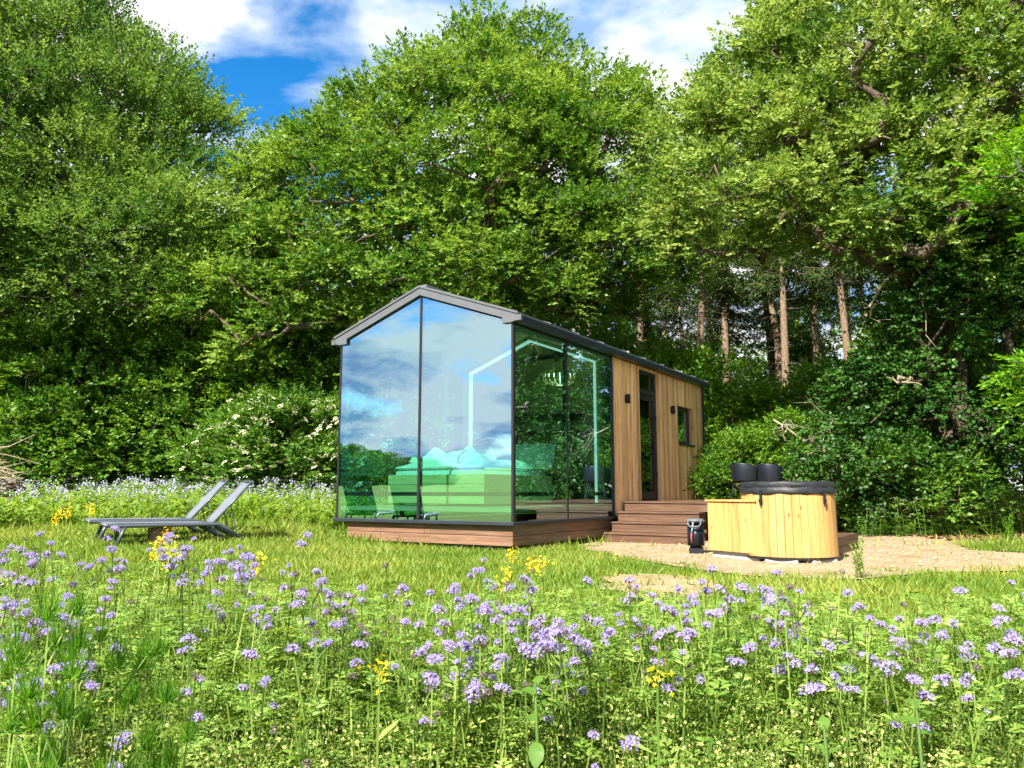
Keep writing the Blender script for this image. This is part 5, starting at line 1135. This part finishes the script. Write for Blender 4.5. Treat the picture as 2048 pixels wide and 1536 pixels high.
    # feathery mayweed
    def feather(seed, H):
        r2 = np.random.default_rng(seed); t = Tpl(); s = Tpl(); s.stick((0, 0, 0), (.005, 0, H), .0026, .0016)
        tufts = [(np.array([.005, 0, H]), .035)]
        for q in range(9):
            z = H * r2.uniform(.35, .9); a = r2.uniform(0, 6.28); e = np.array([math.cos(a) * .06, math.sin(a) * .06, z + r2.uniform(.02, .07)]); s.stick((0, 0, z), e, .0016, .001); tufts.append((e, r2.uniform(.02, .034)))
        for c, rad in tufts:
            for k in range(90):
                d = rdir(r2, 1)[0]; d[2] = abs(d[2]) * .9 - .25; d = nrm(d); b = c + d * rad * r2.uniform(0, .45) - UP * rad * .4; e = nrm(d + UP * .5 + r2.normal(0, .35, 3)); w_ = nrm(np.cross(e, r2.normal(size=3))) * .0009; t.quad([b - w_, b + w_, b + e * rad * r2.uniform(.6, 1.1)])
        V, F3, F4, _, _ = t.arr(); a = npmesh('leaves', V, [F3, F4], M['feather'], rnd=r2.random(len(F3) + len(F4))); V, F3, F4, _, _ = s.arr(); return a, npmesh('stem', V, [F3, F4], M['stem'], rnd=r2.random(len(F3) + len(F4)))
    fm = [feather(1, .42), feather(2, .32)]
    for (x, y, Y, k, lab) in [(105, 1205, 1.6, 0, 'tallest feathery green mayweed at the left foreground'), (165, 1262, 1.65, 0, 'feathery mayweed right of the tallest one at the left foreground'), (40, 1285, 1.6, 1, 'feathery mayweed at the far left picture edge'), (155, 1310, 1.6, 1, 'short feathery mayweed below the tallest one'), (240, 1300, 1.75, 1, 'feathery mayweed third from the left'), (290, 1300, 1.8, 1, 'feathery mayweed beside the lavender heads at the left'), (330, 1372, 1.8, 1, 'lowest rightmost feathery mayweed at the left foreground')]:
        X, Y_, Z = px(x, y, Y); b = gz(X, Y); s = (Z - b) / (.42 if k == 0 else .32); P = empty('mayweed_plant', (X, Y, b), rs.uniform(0, 6), lab, 'mayweed', 'feathery mayweed plants'); link('leaves', fm[k][0], P, scale=(s * .42, s * .42, s))['kind'] = 'stuff'; link('stem', fm[k][1], P, scale=(s * .42, s * .42, s))
    # groundsel with buds
    X, Y_, Z = px(125, 1480, 1.7); b = gz(X, 1.7); P = empty('budding_thistle', (X, 1.7, b), 0, 'pale budding weed with drooping seed heads at the lower left corner', 'weed')
    H = px(125, 1400, 1.7)[2] - b; MB().tube([(0, 0, -.02), (.004, 0, H * .6), (0, 0, H)], [.004, .0035, .0025], 7).obj('stem', M['stem'], P, smooth=True)
    bud = MB().lathe([(0, 0), (.006, .002), (.0085, .012), (.006, .024), (.009, .03), (0, .028)], 8).mesh('bud', M['pod'], smooth=True)
    for k in range(13):
        a = k * 2.4; r = .02 + .03 * rs.random(); z = H - .10 * rs.random(); p = (r * math.cos(a), r * math.sin(a), z); MB().tube([(0, 0, z - .05), (p[0] * .6, p[1] * .6, z - .012), p], .0014, 4).obj('stalk', M['stem'], P)
        link('bud', bud, P, p, (rs.normal(0, .5), rs.normal(0, .5), 0), (.55,) * 3)
    lm = heart(.09, .03, 7)
    for k in range(7): link('leaf', lm, P, (0, 0, H * (.3 + .09 * k)), (.5, 0, k * 2.4))
    # arching grass tufts
    for (x, y, Y, lab, n_, L) in [(960, 1530, 2.2, 'arching pale grass tuft at the bottom middle', 16, .55), (200, 1500, 2.1, 'dry arching grass tuft in the lower left corner', 14, .5), (1960, 1500, 2.1, 'arching grass tuft in the lower right corner', 12, .5)]:
        X, Y_, Z = px(x, y, Y); b = gz(X, Y); t = Tpl()
        for q in range(n_): a = rs.uniform(0, 6.28); t.blade((rs.normal(0, .015), rs.normal(0, .015), 0), (math.cos(a) * .55, math.sin(a) * .55, 1), L * rs.uniform(.6, 1.1), .009, 0, .5, 6)
        V, F3, F4, _, _ = t.arr(); tagp(link('grass_tuft', npmesh('grass_tuft', V, [F3, F4], M['grass'], rnd=rs.random(len(F4))), loc=(X, Y, b)), lab, 'grass', 'arching grass tufts')
    # leafy weed in the gravel beside the tub
    t = Tpl()
    for b_ in range(9):
        top = np.array([rs.normal(0, .05), rs.normal(0, .05), rs.uniform(.25, .45)]); t.stick((rs.normal(0, .03), rs.normal(0, .03), 0), top, .004, .002)
        for q in range(14): u = .15 + .85 * q / 14; a = q * 2.4; t.leaf(top * u, (math.cos(a), math.sin(a), .6), UP, .055, .02)
    V, F3, F4, _, _ = t.arr(); X, Y_, Z = px(1720, 1160, 7.75)
    tagp(link('gravel_weed', npmesh('gravel_weed', V, [F3, F4], M['herb'], rnd=rs.random(len(F4))), loc=(X, 7.75, 0)), 'upright leafy weed growing at the gravel edge right of the tub', 'weed')
    V2 = V * [1.3, 1.3, 1.2]; tagp(link('gravel_weed', npmesh('gravel_weed', V2, [F3, F4], M['feather'], rnd=rs.random(len(F4))), loc=(8.2, 13.1, gz(8.2, 13.1))), 'bushy green weed on the grass wedge at the right edge', 'weed')
special_plants()
